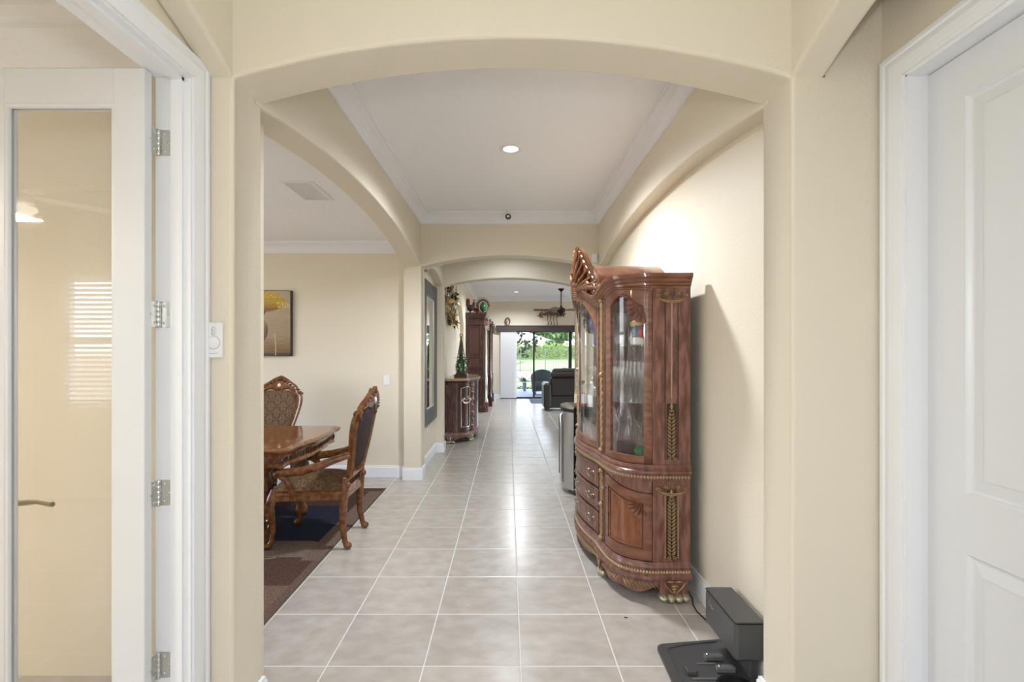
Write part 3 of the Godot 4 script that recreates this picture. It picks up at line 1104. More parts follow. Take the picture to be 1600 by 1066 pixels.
func china_cabinet() -> void:
	var root := thing("china_cabinet", "tall carved cherry wood china cabinet with curved glass doors against the hall wall", "cabinet", at(1.072, 0, 3.75))
	var half := [Vector2(-0.875, 0.0), Vector2(-0.875, 0.10), Vector2(-0.875, 0.225), Vector2(-0.862, 0.285), Vector2(-0.835, 0.340), Vector2(-0.79, 0.388), Vector2(-0.72, 0.421), Vector2(-0.64, 0.441), Vector2(-0.56, 0.452), Vector2(-0.47, 0.462)]
	var keys := half.duplicate()
	keys.append_array([Vector2(-0.40, 0.470), Vector2(-0.25, 0.506), Vector2(-0.10, 0.528), Vector2(0.0, 0.531), Vector2(0.10, 0.528), Vector2(0.25, 0.506), Vector2(0.40, 0.470)])
	for i in range(half.size() - 1, -1, -1):
		keys.append(Vector2(-half[i].x, half[i].y))
	var p := Plan.new(keys)
	var L := p.length
	var wood: Material = mats.cherry
	var light: Material = mats.cherry_light
	var u_pil := 0.222                      # end of the flat pilaster
	var u_glass0 := u_pil + 0.055
	var u_glass1 := p.u_of(-0.70)
	var u_post0 := p.u_of(-0.615)
	var u_post1 := p.u_of(-0.47)
	var mid := L / 2
	# carcass: plinth, waist and top plates with the plan's outline
	var outline := func(off: float) -> PackedVector2Array:
		var o := PackedVector2Array()
		for u: float in p.us(0.0, L, 0.03):
			var q := p.place(u)
			var v: Vector2 = q[0] + q[1] * off
			o.append(Vector2(-v.y, v.x))
		o[0].x = 0.0
		o[o.size() - 1].x = 0.0
		return o
	var plate := func(s: Shape, off: float, y0: float, y1: float) -> void:
		s.slab(outline.call(off), y1 - y0, Transform3D(Basis(Vector3.RIGHT, Vector3.FORWARD, Vector3.UP), Vector3(0, y0, 0)))
	var s := Shape.new()
	plate.call(s, 0.006, 0.13, 0.205)
	plate.call(s, -0.012, 0.705, 0.80)
	plate.call(s, -0.020, 1.83, 1.87)
	part(root, "carcass", s, wood)
	s = Shape.new()
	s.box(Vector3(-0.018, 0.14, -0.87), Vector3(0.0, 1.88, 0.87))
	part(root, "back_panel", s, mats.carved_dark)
	s = Shape.new()
	s.box(Vector3(-0.024, 0.80, -0.85), Vector3(-0.019, 1.83, 0.85))
	part(root, "mirror_back", s, mat("mirror_back", lin(0.72, 0.73, 0.72), 0.04, 1.0))
	for k in 3:
		s = Shape.new()
		s.cbox(Vector3(0.022, 1.02, 0.05), 0.004, Transform3D(Basis(), Vector3(-0.032, 1.315, -0.47 + 0.47 * k)))
		part(root, "back_stile", s, mats.cherry)
	# base moulding and gilt braid
	s = Shape.new()
	plan_sweep(s, p, 0.0, L, [Vector2(-0.01, 0.125), Vector2(0.020, 0.125), Vector2(0.026, 0.135), Vector2(0.022, 0.150), Vector2(0.014, 0.158), Vector2(0.014, 0.188), Vector2(0.018, 0.200), Vector2(0.012, 0.214), Vector2(0.004, 0.228), Vector2(-0.01, 0.230)])
	part(root, "base_moulding", s, wood)
	s = Shape.new()
	plan_beads(s, p, 0.004, L - 0.004, 0.173, 0.014, 0.017)
	plan_beads(s, p, 0.004, L - 0.004, 0.1655, 0.013, 0.011)
	part(root, "lower_braid", s, mats.gilt)
	# scalloped aprons with carved leaves
	var feet_u := [0.10, (u_post0 + u_post1) / 2, L - (u_post0 + u_post1) / 2, L - 0.10]
	for k in 3:
		var a: float = feet_u[k] + (0.085 if k == 0 else 0.04)
		var b: float = feet_u[k + 1] - (0.085 if k == 2 else 0.04)
		var lo := func(u: float) -> float:
			var t := (u - a) / (b - a)
			return 0.088 - 0.038 * pow(sin(PI * t), 0.8) + 0.012 * cos(t * TAU * 2.0)
		s = Shape.new()
		strip(s, p, a, b, lo, 0.126, -0.012, 0.010, 0.003)
		var ap := part(root, "apron", s, wood)
		s = Shape.new()
		var n := int((b - a - 0.04) / 0.022)
		for i in n:
			var u := lerpf(a + 0.02, b - 0.02, (i + 0.5) / n)
			var sg := 1.0 if u < (a + b) / 2 else -1.0
			s.leaf(p.point(u, 0.116, 0.011), (p.along(u) * sg * 0.8 + Vector3.DOWN).normalized(), p.normal(u), 0.055, 0.019, 0.011)
		part(ap, "carving", s, mats.antique_gilt).set_meta("kind", "stuff")
	for i in 4:
		var u: float = feet_u[i]
		paw_foot(root, p.point(u, 0.0, 0.020), p.normal(u), p.along(u), 0.165 if i in [0, 3] else 0.085, wood, mats.antique_gilt)
	# pilasters at both ends, lower and upper
	for e in 2:
		var u0: float = 0.0 if e == 0 else L - u_pil
		var uc: float = u0 + u_pil / 2
		for q in [[0.228, 0.706, 0.235, 0.625, 0.66], [0.80, 1.84, 0.815, 1.13, 1.795]]:
			s = Shape.new()
			strip(s, p, u0, u0 + u_pil, q[0], q[1], -0.022, 0.0)
			var pil := part(root, "pilaster", s, wood)
			s = Shape.new()
			strip(s, p, uc - 0.030, uc + 0.030, q[2] + 0.012, q[3] + 0.03, -0.001, 0.0015)
			part(pil, "dark_ground", s, mats.carved_dark)
			s = Shape.new()
			leaf_drop(s, p, uc, q[2] + 0.03, q[3], 0.050, 0.003)
			part(pil, "leaf_carving", s, mats.antique_gilt).set_meta("kind", "stuff")
			s = Shape.new()
			acanthus(s, p, uc, q[4], 0.17, 0.060, 0.003)
			part(pil, "spray_carving", s, mats.antique_gilt).set_meta("kind", "stuff")
			s = Shape.new()
			var ytop: float = q[4] - 0.035
			for sg: float in [-1.0, 1.0]:
				var n := int((ytop - q[2]) / 0.013)
				for i in n:
					s.ball(p.point(uc + sg * 0.038, lerpf(q[2] + 0.02, ytop, float(i) / n), 0.001), Vector3(0.004, 0.0055, 0.004), 6, 4)
			part(pil, "bead_line", s, mats.gilt if q[0] < 0.5 else mats.carved_dark)
			if q[0] > 0.5:
				s = Shape.new()
				s.tube([p.point(uc, 1.19, 0.002), p.point(uc, ytop - 0.005, 0.002)], 0.0045, 6)
				part(pil, "reed", s, mat("pale_reed", lin(0.42, 0.26, 0.20), 0.3))
	# waist moulding with braid
	s = Shape.new()
	plan_sweep(s, p, 0.0, L, [Vector2(-0.01, 0.705), Vector2(0.006, 0.706), Vector2(0.010, 0.716), Vector2(0.010, 0.737), Vector2(0.017, 0.742), Vector2(0.026, 0.752), Vector2(0.024, 0.764), Vector2(0.012, 0.772), Vector2(0.014, 0.784), Vector2(0.005, 0.800), Vector2(-0.01, 0.803)])
	part(root, "waist_moulding", s, wood)
	s = Shape.new()
	plan_beads(s, p, 0.004, L - 0.004, 0.727, 0.010, 0.019)
	part(root, "waist_braid", s, mats.gilt)
	# doors: lower with inlaid panel, upper with curved pane
	for e in 2:
		var flip := func(a: float, b: float) -> Array:
			return [a, b] if e == 0 else [L - b, L - a]
		var q: Array = flip.call(u_pil + 0.004, u_post0 - 0.004)
		var a: float = q[0]
		var b: float = q[1]
		var t_of := func(u: float) -> float:
			return (u - a) / (b - a) if e == 0 else (b - u) / (b - a)
		var top := func(u: float) -> float: return 0.628 + 0.058 * smoothstep(0.05, 1.0, t_of.call(u))
		s = Shape.new()
		strip(s, p, a, b, func(u: float) -> float: return top.call(u) + 0.004, 0.708, -0.014, -0.003)
		part(root, "fascia", s, wood)
		var door := thing_part(root, "lower_door")
		s = Shape.new()
		strip(s, p, a, b, 0.234, 0.300, -0.014, 0.004, 0.003)
		strip(s, p, a, b, func(u: float) -> float: return top.call(u) - 0.062, top, -0.014, 0.004, 0.003)
		for w in [[0.0, 0.13], [0.88, 1.0]]:
			var v0: float = lerpf(a, b, w[0] if e == 0 else 1.0 - w[1])
			var v1: float = lerpf(a, b, w[1] if e == 0 else 1.0 - w[0])
			strip(s, p, v0, v1, 0.234, top, -0.014, 0.004, 0.003)
		part(door, "frame", s, light)
		s = Shape.new()
		var i0: float = lerpf(a, b, 0.13 if e == 0 else 0.12)
		var i1: float = lerpf(a, b, 0.88 if e == 0 else 0.87)
		var ptop := func(u: float) -> float: return top.call(u) - 0.062
		strip(s, p, i0, i1, 0.30, ptop, -0.016, -0.006)
		part(door, "panel", s, mats.cherry_panel)
		s = Shape.new()
		var line := []
		for u: float in p.us(i0 + 0.012, i1 - 0.012, 0.02): line.append(p.point(u, 0.313, -0.003))
		for u: float in p.us(i0 + 0.012, i1 - 0.012, 0.02).map(func(v): return i0 + i1 - v): line.append(p.point(u, ptop.call(u) - 0.013 - (0.10 * smoothstep(0.30, 0.12, t_of.call(u))), -0.003))
		line.append(line[0])
		s.tube(line, 0.0055, 6)
		part(door, "panel_bead", s, light)
		s = Shape.new()
		var ush: float = i0 if e == 0 else i1
		var nn := p.normal(ush)
		shell(s, p.point(ush, 0.575, -0.004), p.along(ush) * (-1.0 if e == 0 else 1.0), Vector3.UP, nn, 0.095, -PI * 0.60, PI * 0.12, 7, 0.016)
		part(door, "shell_carving", s, light)
		s = Shape.new()
		var uk: float = lerpf(a, b, 0.95 if e == 0 else 0.05)
		s.lathe([Vector2(0.006, 0), Vector2(0.006, 0.012), Vector2(0.013, 0.018), Vector2(0.012, 0.026), Vector2(0, 0.03)], 12, Transform3D(Basis(p.along(uk), p.normal(uk), Vector3.UP), p.point(uk, 0.60, 0.004)))
		part(door, "knob", s, mats.pewter)
		# upper door
		var ud := thing_part(root, "glass_door")
		var arch := func(u: float) -> float:
			var t: float = t_of.call(u)
			return 1.60 + 0.20 * pow(clampf(sin(PI * clampf((t - 0.10) / 0.84, 0.0, 1.0)), 0.0, 1.0), 0.55)
		var ut := func(u: float) -> float: return 1.795 + 0.055 * sin(PI * clampf(t_of.call(u) * 0.75 + 0.22, 0.0, 1.0))
		s = Shape.new()
		var g0: float = lerpf(a, b, 0.125 if e == 0 else 0.20)
		var g1: float = lerpf(a, b, 0.80 if e == 0 else 0.875)
		strip(s, p, a, b, 0.804, 0.848, -0.016, 0.002, 0.003)
		strip(s, p, g0, g1, arch, 1.845, -0.016, 0.002, 0.002)
		strip(s, p, a, g0, 0.804, 1.845, -0.016, 0.002, 0.003)
		strip(s, p, g1, b, 0.804, 1.845, -0.016, 0.002, 0.003)
		part(ud, "frame", s, light)
		s = Shape.new()
		var rim := []
		for u: float in p.us(g0, g1, 0.016): rim.append(p.point(u, arch.call(u) + 0.006, 0.002))
		s.tube(rim, 0.008, 6)
		part(ud, "arch_moulding", s, light)
		s = Shape.new()
		var edge := []
		for u: float in p.us(a, b, 0.02): edge.append(p.point(u, 1.85 - 0.03 * absf(t_of.call(u) - 0.6), 0.004))
		s.tube(edge, 0.009, 6)
		part(ud, "top_moulding", s, light)
		s = Shape.new()
		var us0: float = g0 if e == 0 else g1
		shell(s, p.point(us0, 1.735, 0.003), p.along(us0) * (-1.0 if e == 0 else 1.0), Vector3.UP, p.normal(us0), 0.105, -PI * 0.55, PI * 0.14, 6, 0.014)
		part(ud, "shell_carving", s, wood)
		s = Shape.new()
		var rws := []
		for u: float in p.us(g0, g1, 0.02):
			rws.append(PackedVector3Array([p.point(u, 0.846, -0.008), p.point(u, arch.call(u) + 0.01, -0.008)]))
		s.rows(rws, false, true, false)
		part(ud, "pane", s, mats.cabinet_glass)
	# posts with rope turning
	for e in 2:
		var u: float = (u_post0 + u_post1) / 2 if e == 0 else L - (u_post0 + u_post1) / 2
		for q in [[0.23, 0.705], [0.803, 1.82]]:
			s = Shape.new()
			strip(s, p, u - 0.072, u + 0.072, q[0], q[1], -0.020, -0.004)
			var post := part(root, "post", s, light)
			s = Shape.new()
			rope_post(s, p.point(u, 0, 0.002), q[0] + 0.03, q[1] - 0.03, 0.0135, (q[1] - q[0]) / 0.05)
			for y: float in [q[0] + 0.02, q[1] - 0.02, (q[0] + q[1]) / 2]:
				s.ball(p.point(u, y, 0.006), Vector3(0.022, 0.018, 0.022), 10, 6)
			part(post, "rope_turning", s, mats.antique_gilt)
			s = Shape.new()
			for sg: float in [-1.0, 1.0]:
				s.tube([p.point(u + sg * 0.045, q[0] + 0.01, -0.002), p.point(u + sg * 0.045, q[1] - 0.01, -0.002)], 0.008, 6)
			part(post, "reed", s, wood)
	# middle section: three bowed drawers below, one wide glazed door above
	var m0 := u_post1 + 0.004
	var m1 := L - u_post1 - 0.004
	for k in 3:
		var y0: float = [0.238, 0.392, 0.548][k]
		var y1: float = [0.382, 0.538, 0.698][k]
		var dr := thing_part(root, "drawer")
		s = Shape.new()
		strip(s, p, m0, m1, y0, y1, -0.02, 0.006, 0.006)
		part(dr, "front", s, wood)
		s = Shape.new()
		var line := []
		for u: float in p.us(m0 + 0.03, m1 - 0.03, 0.03): line.append(p.point(u, y0 + 0.022, 0.006))
		for u: float in p.us(m0 + 0.03, m1 - 0.03, 0.03).map(func(v): return m0 + m1 - v): line.append(p.point(u, y1 - 0.022, 0.006))
		line.append(line[0])
		s.tube(line, 0.0045, 6)
		part(dr, "bead", s, light)
		for f: float in [0.14, 0.5, 0.86]:
			if k == 2 and f == 0.5: continue
			var u := lerpf(m0, m1, f)
			s = Shape.new()
			var nn := p.normal(u)
			var al := p.along(u)
			var yc := (y0 + y1) / 2
			for sg: float in [-1.0, 1.0]:
				s.lathe([Vector2(0.012, 0), Vector2(0.008, 0.006), Vector2(0.005, 0.016), Vector2(0.009, 0.02), Vector2(0, 0.025)], 10, Transform3D(Basis(al, nn, Vector3.UP), p.point(u, yc + 0.012, 0.006) + al * sg * 0.04))
			var pts := []
			for i in 9:
				var t := i / 4.0 - 1.0
				pts.append(p.point(u, yc + 0.012 - 0.034 * (1.0 - t * t), 0.022) + al * t * 0.04)
			s.tube(pts, [0.004, 0.004, 0.005, 0.006, 0.008, 0.006, 0.005, 0.004, 0.004], 8)
			part(dr, "pull", s, mats.pewter)
	var cd := thing_part(root, "glass_door")
	var carch := func(u: float) -> float: return 1.58 + 0.27 * pow(maxf(0.0, sin(PI * clampf((u - m0 - 0.05) / (m1 - m0 - 0.10), 0.0, 1.0))), 0.7)
	s = Shape.new()
	strip(s, p, m0, m0 + 0.05, 0.804, 1.80, -0.016, 0.002, 0.003)
	strip(s, p, m1 - 0.05, m1, 0.804, 1.80, -0.016, 0.002, 0.003)
	strip(s, p, m0, m1, 0.804, 0.848, -0.016, 0.002, 0.003)
	var ogee := func(u: float) -> float: return 1.80 + 0.17 * pow(maxf(0.0, sin(PI * clampf((u - m0) / (m1 - m0), 0.0, 1.0))), 1.6)
	strip(s, p, m0 + 0.05, m1 - 0.05, carch, ogee, -0.016, 0.004, 0.002)
	part(cd, "frame", s, light)
	s = Shape.new()
	var rws2 := []
	for u: float in p.us(m0 + 0.05, m1 - 0.05, 0.02):
		rws2.append(PackedVector3Array([p.point(u, 0.846, -0.008), p.point(u, carch.call(u) + 0.01, -0.008)]))
	s.rows(rws2, false, true, false)
	part(cd, "pane", s, mats.cabinet_glass)
	# crown: level at the ends, sweeping down at the posts, rising over the middle
	var lift := func(u: float) -> float:
		var w := u if u < mid else L - u
		if w < u_post0 - 0.12: return 0.0
		if w < u_post1: return -0.075 * smoothstep(u_post0 - 0.12, u_post1, w)
		return -0.075 + 0.15 * smoothstep(u_post1, mid, w)
	s = Shape.new()
	plan_sweep(s, p, 0.0, L, [Vector2(-0.03, 1.838), Vector2(0.004, 1.838), Vector2(0.006, 1.850), Vector2(0.016, 1.856), Vector2(0.017, 1.868), Vector2(0.028, 1.878), Vector2(0.030, 1.890), Vector2(0.044, 1.902), Vector2(0.046, 1.922), Vector2(-0.03, 1.922)], lift)
	part(root, "crown_moulding", s, light)
	# arched bonnet over the middle, running back to the wall
	s = Shape.new()
	var barrel := []
	for i in 25:
		var a := PI * i / 24.0
		var y := 1.80 + 0.305 * pow(sin(a), 0.75)
		var z := 0.50 * cos(a)
		barrel.append(PackedVector3Array([Vector3(0.0, y, z), Vector3(-0.46, y, z), Vector3(-0.47, 1.80, z), Vector3(0.0, 1.80, z)]))
	s.rows(barrel, true, true, true)
	part(root, "bonnet", s, mats.cherry_light)
	# carved pediment following the bowed front: bell-shaped backing, ribs fanning from a shell, scrolls and leaves
	var w_of := func(u: float) -> float: return p.place(u)[0].x
	var bell := func(u: float) -> float: return 1.865 + 0.385 * exp(-pow(w_of.call(u) / 0.345, 2.0))
	var c0 := p.u_of(-0.60)
	var c1 := L - c0
	s = Shape.new()
	strip(s, p, c0, c1, func(u: float) -> float: return minf(bell.call(u) - 0.03, 1.80 + 0.13 * exp(-pow(w_of.call(u) / 0.25, 2.0))), bell, -0.035, 0.016, 0.010)
	var ped := part(root, "pediment", s, mats.antique_wood)
	s = Shape.new()
	var rimline := []
	for u: float in p.us(c0, c1, 0.02): rimline.append(p.point(u, bell.call(u) - 0.006, 0.012))
	s.tube(rimline, 0.015, 8)
	part(ped, "rim", s, mats.antique_wood)
	s = Shape.new()
	for i in 17:
		var f := i / 8.0 - 1.0
		var u1 := mid + f * (mid - c0) * 0.97
		var ytop: float = bell.call(u1) - 0.015
		var pts := []
		for k in 6:
			var t := k / 5.0
			pts.append(p.point(lerpf(mid + f * 0.05, u1, pow(t, 0.85)), lerpf(1.925, ytop, pow(t, 1.25 if absf(f) < 0.5 else 1.7)), 0.018 + 0.020 * sin(PI * t)))
		s.tube(pts, [0.006, 0.011, 0.015, 0.017, 0.014, 0.007], 7)
	part(ped, "ribs", s, mats.antique_wood).set_meta("kind", "stuff")
	s = Shape.new()
	for sg: float in [-1.0, 1.0]:
		for q in [[0.16, 1.955, 0.045], [0.30, 1.915, 0.045], [0.44, 1.885, 0.04], [0.55, 1.865, 0.032]]:
			var u: float = mid + sg * q[0] * 1.03
			scroll(s, p.point(u, q[1], 0.030), p.along(u) * -sg, Vector3.UP, q[2], 1.5, 0.012)
		for i in 11:
			var u := mid + sg * (0.04 + 0.052 * i)
			var y: float = bell.call(u)
			s.leaf(p.point(u, y - 0.03, 0.018), (Vector3.UP * 0.9 + p.along(u) * -sg * 0.6).normalized(), p.normal(u), 0.062, 0.034, 0.022)
			s.leaf(p.point(u, lerpf(1.86, y, 0.35), 0.020), (p.along(u) * -sg + Vector3.DOWN * 0.5).normalized(), p.normal(u), 0.07, 0.032, 0.022)
	for i in 7:
		s.leaf(p.point(mid, 1.88 + 0.014 * i, 0.022), Vector3.DOWN, Vector3.LEFT, 0.05, 0.06, 0.02)
	shell(s, p.point(mid, 2.0, 0.03), Vector3.BACK, Vector3.UP, Vector3.LEFT, 0.10, 0.0, PI, 9, 0.035)
	part(ped, "carving", s, mats.gilt_wood).set_meta("kind", "stuff")
	# glass shelves and the lit-from-outside interior
	for y: float in [1.155, 1.50]:
		s = Shape.new()
		var o: PackedVector2Array = outline.call(-0.045)
		s.slab(o, 0.007, Transform3D(Basis(Vector3.RIGHT, Vector3.FORWARD, Vector3.UP), Vector3(-0.03, y, 0)))
		part(root, "glass_shelf", s, mats.shelf_glass)
	cabinet_contents(p)

func thing_part(parent: Node3D, called: String) -> Node3D:
	var o := Node3D.new()
	o.name = called
	parent.add_child(o, true)
	return o

# point inside the cabinet: w along its width from the middle (towards the foyer is negative), depth from the wall
func in_cabinet(w: float, y: float, depth: float) -> Vector3:
	return at(1.072 - depth, y, 3.75 + w)

func stem_glass(called: String, label: String, group: String, where: Vector3, h: float, r: float, m: Material, flute := false) -> void:
	if not tex.has(called + str(h)):
		var s := Shape.new()
		var b := h * (0.38 if flute else 0.50)
		s.lathe([Vector2(0, 0.004), Vector2(r * 0.85, 0.002), Vector2(r * 0.85, 0.004), Vector2(0.006, 0.010), Vector2(0.0042, b * 0.6), Vector2(0.006, b)], 14, Transform3D(), false)
		var base := s.mesh()
		s = Shape.new()
		var prof := []
		for i in 7:
			var k := i / 6.0
			prof.append(Vector2(r * (0.15 + 0.85 * pow(sin(minf(k * 1.25, 1.0) * PI / 2), 0.7)) * (1.0 - 0.14 * maxf(0.0, k - 0.6) * 2.0), b + (h - b) * k))
		s.lathe(prof, 14, Transform3D(), false)
		tex[called + str(h)] = [base, s.mesh()]
	var o := thing(called, label, "glass", where, group)
	for k in 2:
		var q := MeshInstance3D.new()
		q.mesh = tex[called + str(h)][k]
		q.material_override = m
		q.name = ["stem", "bowl"][k]
		o.add_child(q)

func cabinet_contents(_p: Plan) -> void:
	# middle shelf: rows of stemmed crystal; lower floor: jugs, decanters and tumblers; upper shelf: small figures and glasses
	var rng := RandomNumberGenerator.new()
	rng.seed = 11
	for row in 3:
		for k in 13:
			var w := -0.76 + 0.118 * k + 0.04 * (row % 2)
			var dep := 0.10 + 0.125 * row
			if dep > 0.40 and (w < -0.66 or w > 0.66): continue
			if dep > 0.30 and (w < -0.73): continue
			var front := row >= 1
			stem_glass("wine_glass" if front else "champagne_flute", "clear crystal wine glass on the middle shelf of the china cabinet" if front else "tall crystal flute at the back of the china cabinet's middle shelf", "crystal glasses on the middle shelf", in_cabinet(w, 1.163, dep), 0.185 if front else 0.225, 0.034 if front else 0.026, mats.crystal, not front)
	var spots := [Vector2(-0.72, 0.17), Vector2(-0.57, 0.12), Vector2(-0.52, 0.28), Vector2(-0.36, 0.20), Vector2(-0.22, 0.32), Vector2(-0.06, 0.20), Vector2(0.12, 0.32), Vector2(0.32, 0.22)]
	for k in spots.size():
		var q: Vector2 = spots[k]
		var jug := thing("crystal_jug", "cut crystal jug on the floor of the china cabinet", "jug", in_cabinet(q.x, 0.805, q.y), "crystal jugs in the cabinet")
		var h := 0.20 + 0.05 * (k % 3)
		var s := Shape.new()
		s.lathe([Vector2(0.0, 0.003), Vector2(0.045, 0.0), Vector2(0.052, h * 0.12), Vector2(0.064, h * 0.40), Vector2(0.056, h * 0.62), Vector2(0.034, h * 0.80), Vector2(0.036, h * 0.9), Vector2(0.050, h)], 18, Transform3D(), false, 0.05, 9)
		part(jug, "body", s, mats.crystal)
		s = Shape.new()
		s.tube([Vector3(0, h * 0.92, 0.036), Vector3(0, h * 0.90, 0.075), Vector3(0, h * 0.62, 0.088), Vector3(0, h * 0.36, 0.060)], 0.006, 8)
		part(jug, "handle", s, mats.crystal)
	for q: Vector2 in [Vector2(-0.80, 0.08), Vector2(-0.56, 0.39), Vector2(-0.45, 0.40), Vector2(-0.35, 0.42), Vector2(-0.20, 0.44), Vector2(-0.03, 0.44), Vector2(0.10, 0.45), Vector2(0.21, 0.44), Vector2(0.35, 0.40)]:
		var s := Shape.new()
		s.lathe([Vector2(0, 0.004), Vector2(0.034, 0), Vector2(0.036, 0.02), Vector2(0.040, 0.10), Vector2(0.038, 0.10), Vector2(0.034, 0.02)], 14, Transform3D(), false, 0.04, 7)
		solo("tumbler", "short crystal tumbler on the floor of the china cabinet", "glass", s, mats.crystal, in_cabinet(q.x, 0.805, q.y), "crystal tumblers in the cabinet")
	var s := Shape.new()
	for k in 3:
		scroll(s, Vector3(0, 0.05, 0), Vector3(cos(k * 2.1), 0, sin(k * 2.1)), Vector3.UP, 0.04, 1.0, 0.008)
	s.lathe([Vector2(0.03, 0), Vector2(0.03, 0.006), Vector2(0.0, 0.01)], 12)
	solo("glass_ornament", "curled green glass ornament on the floor of the china cabinet", "ornament", s, mats.green_glass, in_cabinet(-0.785, 0.805, 0.275))
	s = Shape.new()
	s.cbox(Vector3(0.10, 0.09, 0.11), 0.006, Transform3D(Basis(), Vector3(0, 0.045, 0)))
	solo("wooden_box", "small dark brown wooden box between the crystal jugs", "box", s, mats.mahogany, in_cabinet(-0.665, 0.805, 0.325))
	# upper shelf
	for q in [Vector2(-0.70, 0.35), Vector2(-0.79, 0.18), Vector2(-0.60, 0.22), Vector2(-0.45, 0.36)]:
		stem_glass("hurricane_glass", "large clear stemmed glass on the top shelf of the china cabinet", "large glasses on the top shelf", in_cabinet(q.x, 1.508, q.y), 0.20, 0.045, mats.smoke_glass)
	stem_glass("purple_goblet", "deep purple glass goblet on the top shelf of the china cabinet", "", in_cabinet(-0.17, 1.508, 0.44), 0.20, 0.042, mats.purple_glass)
	var f := thing("porcelain_figure", "small painted porcelain figure in tan, blue and red on a white base", "figurine", in_cabinet(-0.755, 1.508, 0.27))
	s = Shape.new()
	s.cbox(Vector3(0.09, 0.045, 0.09), 0.006, Transform3D(Basis(), Vector3(0, 0.0225, 0)))
	part(f, "base", s, mats.plastic_white)
	s = Shape.new()
	s.lathe([Vector2(0.040, 0.045), Vector2(0.046, 0.07), Vector2(0.034, 0.10), Vector2(0.024, 0.12)], 14)
	part(f, "robe", s, mat("porcelain_blue", lin(0.06, 0.16, 0.24), 0.3))
	s = Shape.new()
	s.ball(Vector3(0, 0.135, 0.0), Vector3(0.045, 0.024, 0.05), 12, 7)
	s.ball(Vector3(0, 0.172, 0.0), Vector3(0.022, 0.026, 0.022), 12, 7)
	s.tube([Vector3(0, 0.14, -0.03), Vector3(-0.03, 0.12, -0.05), Vector3(-0.045, 0.13, 0.0)], 0.012, 8)
	part(f, "body", s, mat("porcelain_tan", lin(0.62, 0.36, 0.16), 0.35))
	s = Shape.new()
	s.ball(Vector3(0.0, 0.075, 0.055), Vector3(0.022, 0.035, 0.018), 10, 6)
	part(f, "satchel", s, mat("porcelain_red", lin(0.45, 0.03, 0.03), 0.35))

# ------------------------------------------------------------------ dining room
func pattern_image(key: String, w: int, h: int, f: Callable) -> ImageTexture:
	if tex.has(key):
		return tex[key]
	var im := Image.create(w, h, false, Image.FORMAT_RGB8)
	for y in h:
		for x in w:
			im.set_pixel(x, y, f.call((x + 0.5) / w, (y + 0.5) / h))
	tex[key] = ImageTexture.create_from_image(im)
	return tex[key]

func dining_materials() -> void:
	# woven damask: rosettes, leaves and dots on a taupe ground
	var grit := FastNoiseLite.new()
	grit.seed = 5
	grit.frequency = 0.35
	var damask := func(ground: Color, figure: Color, dark: Color) -> Callable:
		return func(u: float, v: float) -> Color:
			var c := ground
			for k in 2:
				var a := fposmod(u + 0.5 * k, 1.0) - 0.5
				var b := fposmod(v + 0.5 * k, 1.0) - 0.5
				var r := sqrt(a * a + b * b)
				var t := atan2(b, a)
				if r < 0.17 + 0.05 * cos(6 * t): c = figure
				if r < 0.10 + 0.03 * cos(6 * t): c = ground.lerp(dark, 0.35)
				if r < 0.035: c = figure
				if absf(r - 0.27 - 0.03 * cos(4 * t)) < 0.022: c = figure.lerp(ground, 0.25)
				for sg: float in [-1.0, 1.0]:
					var la := Vector2(a - sg * 0.26, b - 0.12).rotated(-sg * 0.8)
					if pow(la.x / 0.09, 2) + pow(la.y / 0.03, 2) < 1.0: c = dark
					var lb := Vector2(a - sg * 0.22, b + 0.17).rotated(sg * 0.9)
					if pow(lb.x / 0.075, 2) + pow(lb.y / 0.028, 2) < 1.0: c = dark.lerp(figure, 0.5)
			var n := grit.get_noise_2d(u * 300, v * 300)
			return c.lightened(n * 0.10) if n > 0 else c.darkened(-n * 0.15)
	mat("damask", Color.WHITE, 0.75, 0.0, {"albedo_texture": pattern_image("damask", 192, 192, damask.call(lin(0.125, 0.074, 0.040), lin(0.26, 0.165, 0.088), lin(0.012, 0.008, 0.008))), "uv1_triplanar": true, "uv1_scale": Vector3(7.5, 7.5, 7.5), "metallic_specular": 0.3})
	mat("damask_back", Color.WHITE, 0.8, 0.0, {"albedo_texture": pattern_image("damask_back", 128, 128, damask.call(lin(0.050, 0.036, 0.036), lin(0.085, 0.062, 0.060), lin(0.014, 0.010, 0.012))), "uv1_triplanar": true, "uv1_scale": Vector3(11, 11, 11), "metallic_specular": 0.3})
	mat("oval_white", lin(0.75, 0.72, 0.64), 0.4)
	mat("black_plastic", lin(0.065, 0.065, 0.066), 0.38)
	mat("black_gloss", lin(0.012, 0.012, 0.013), 0.2)
	mat("steel", lin(0.56, 0.56, 0.55), 0.26, 0.95)
	mat("chrome", lin(0.72, 0.72, 0.72), 0.12, 1.0)

func half_curve(keys: Array, n: int) -> Array:
	var c := Curve2D.new()
	for i in keys.size():
		var t: Vector2 = (keys[mini(i + 1, keys.size() - 1)] - keys[maxi(i - 1, 0)]) / 6.0
		c.add_point(keys[i], -t, t)
	c.bake_interval = 0.01
	var L := c.get_baked_length()
	var out := []
	for i in n + 1:
		out.append(c.sample_baked(L * i / n))
	return out

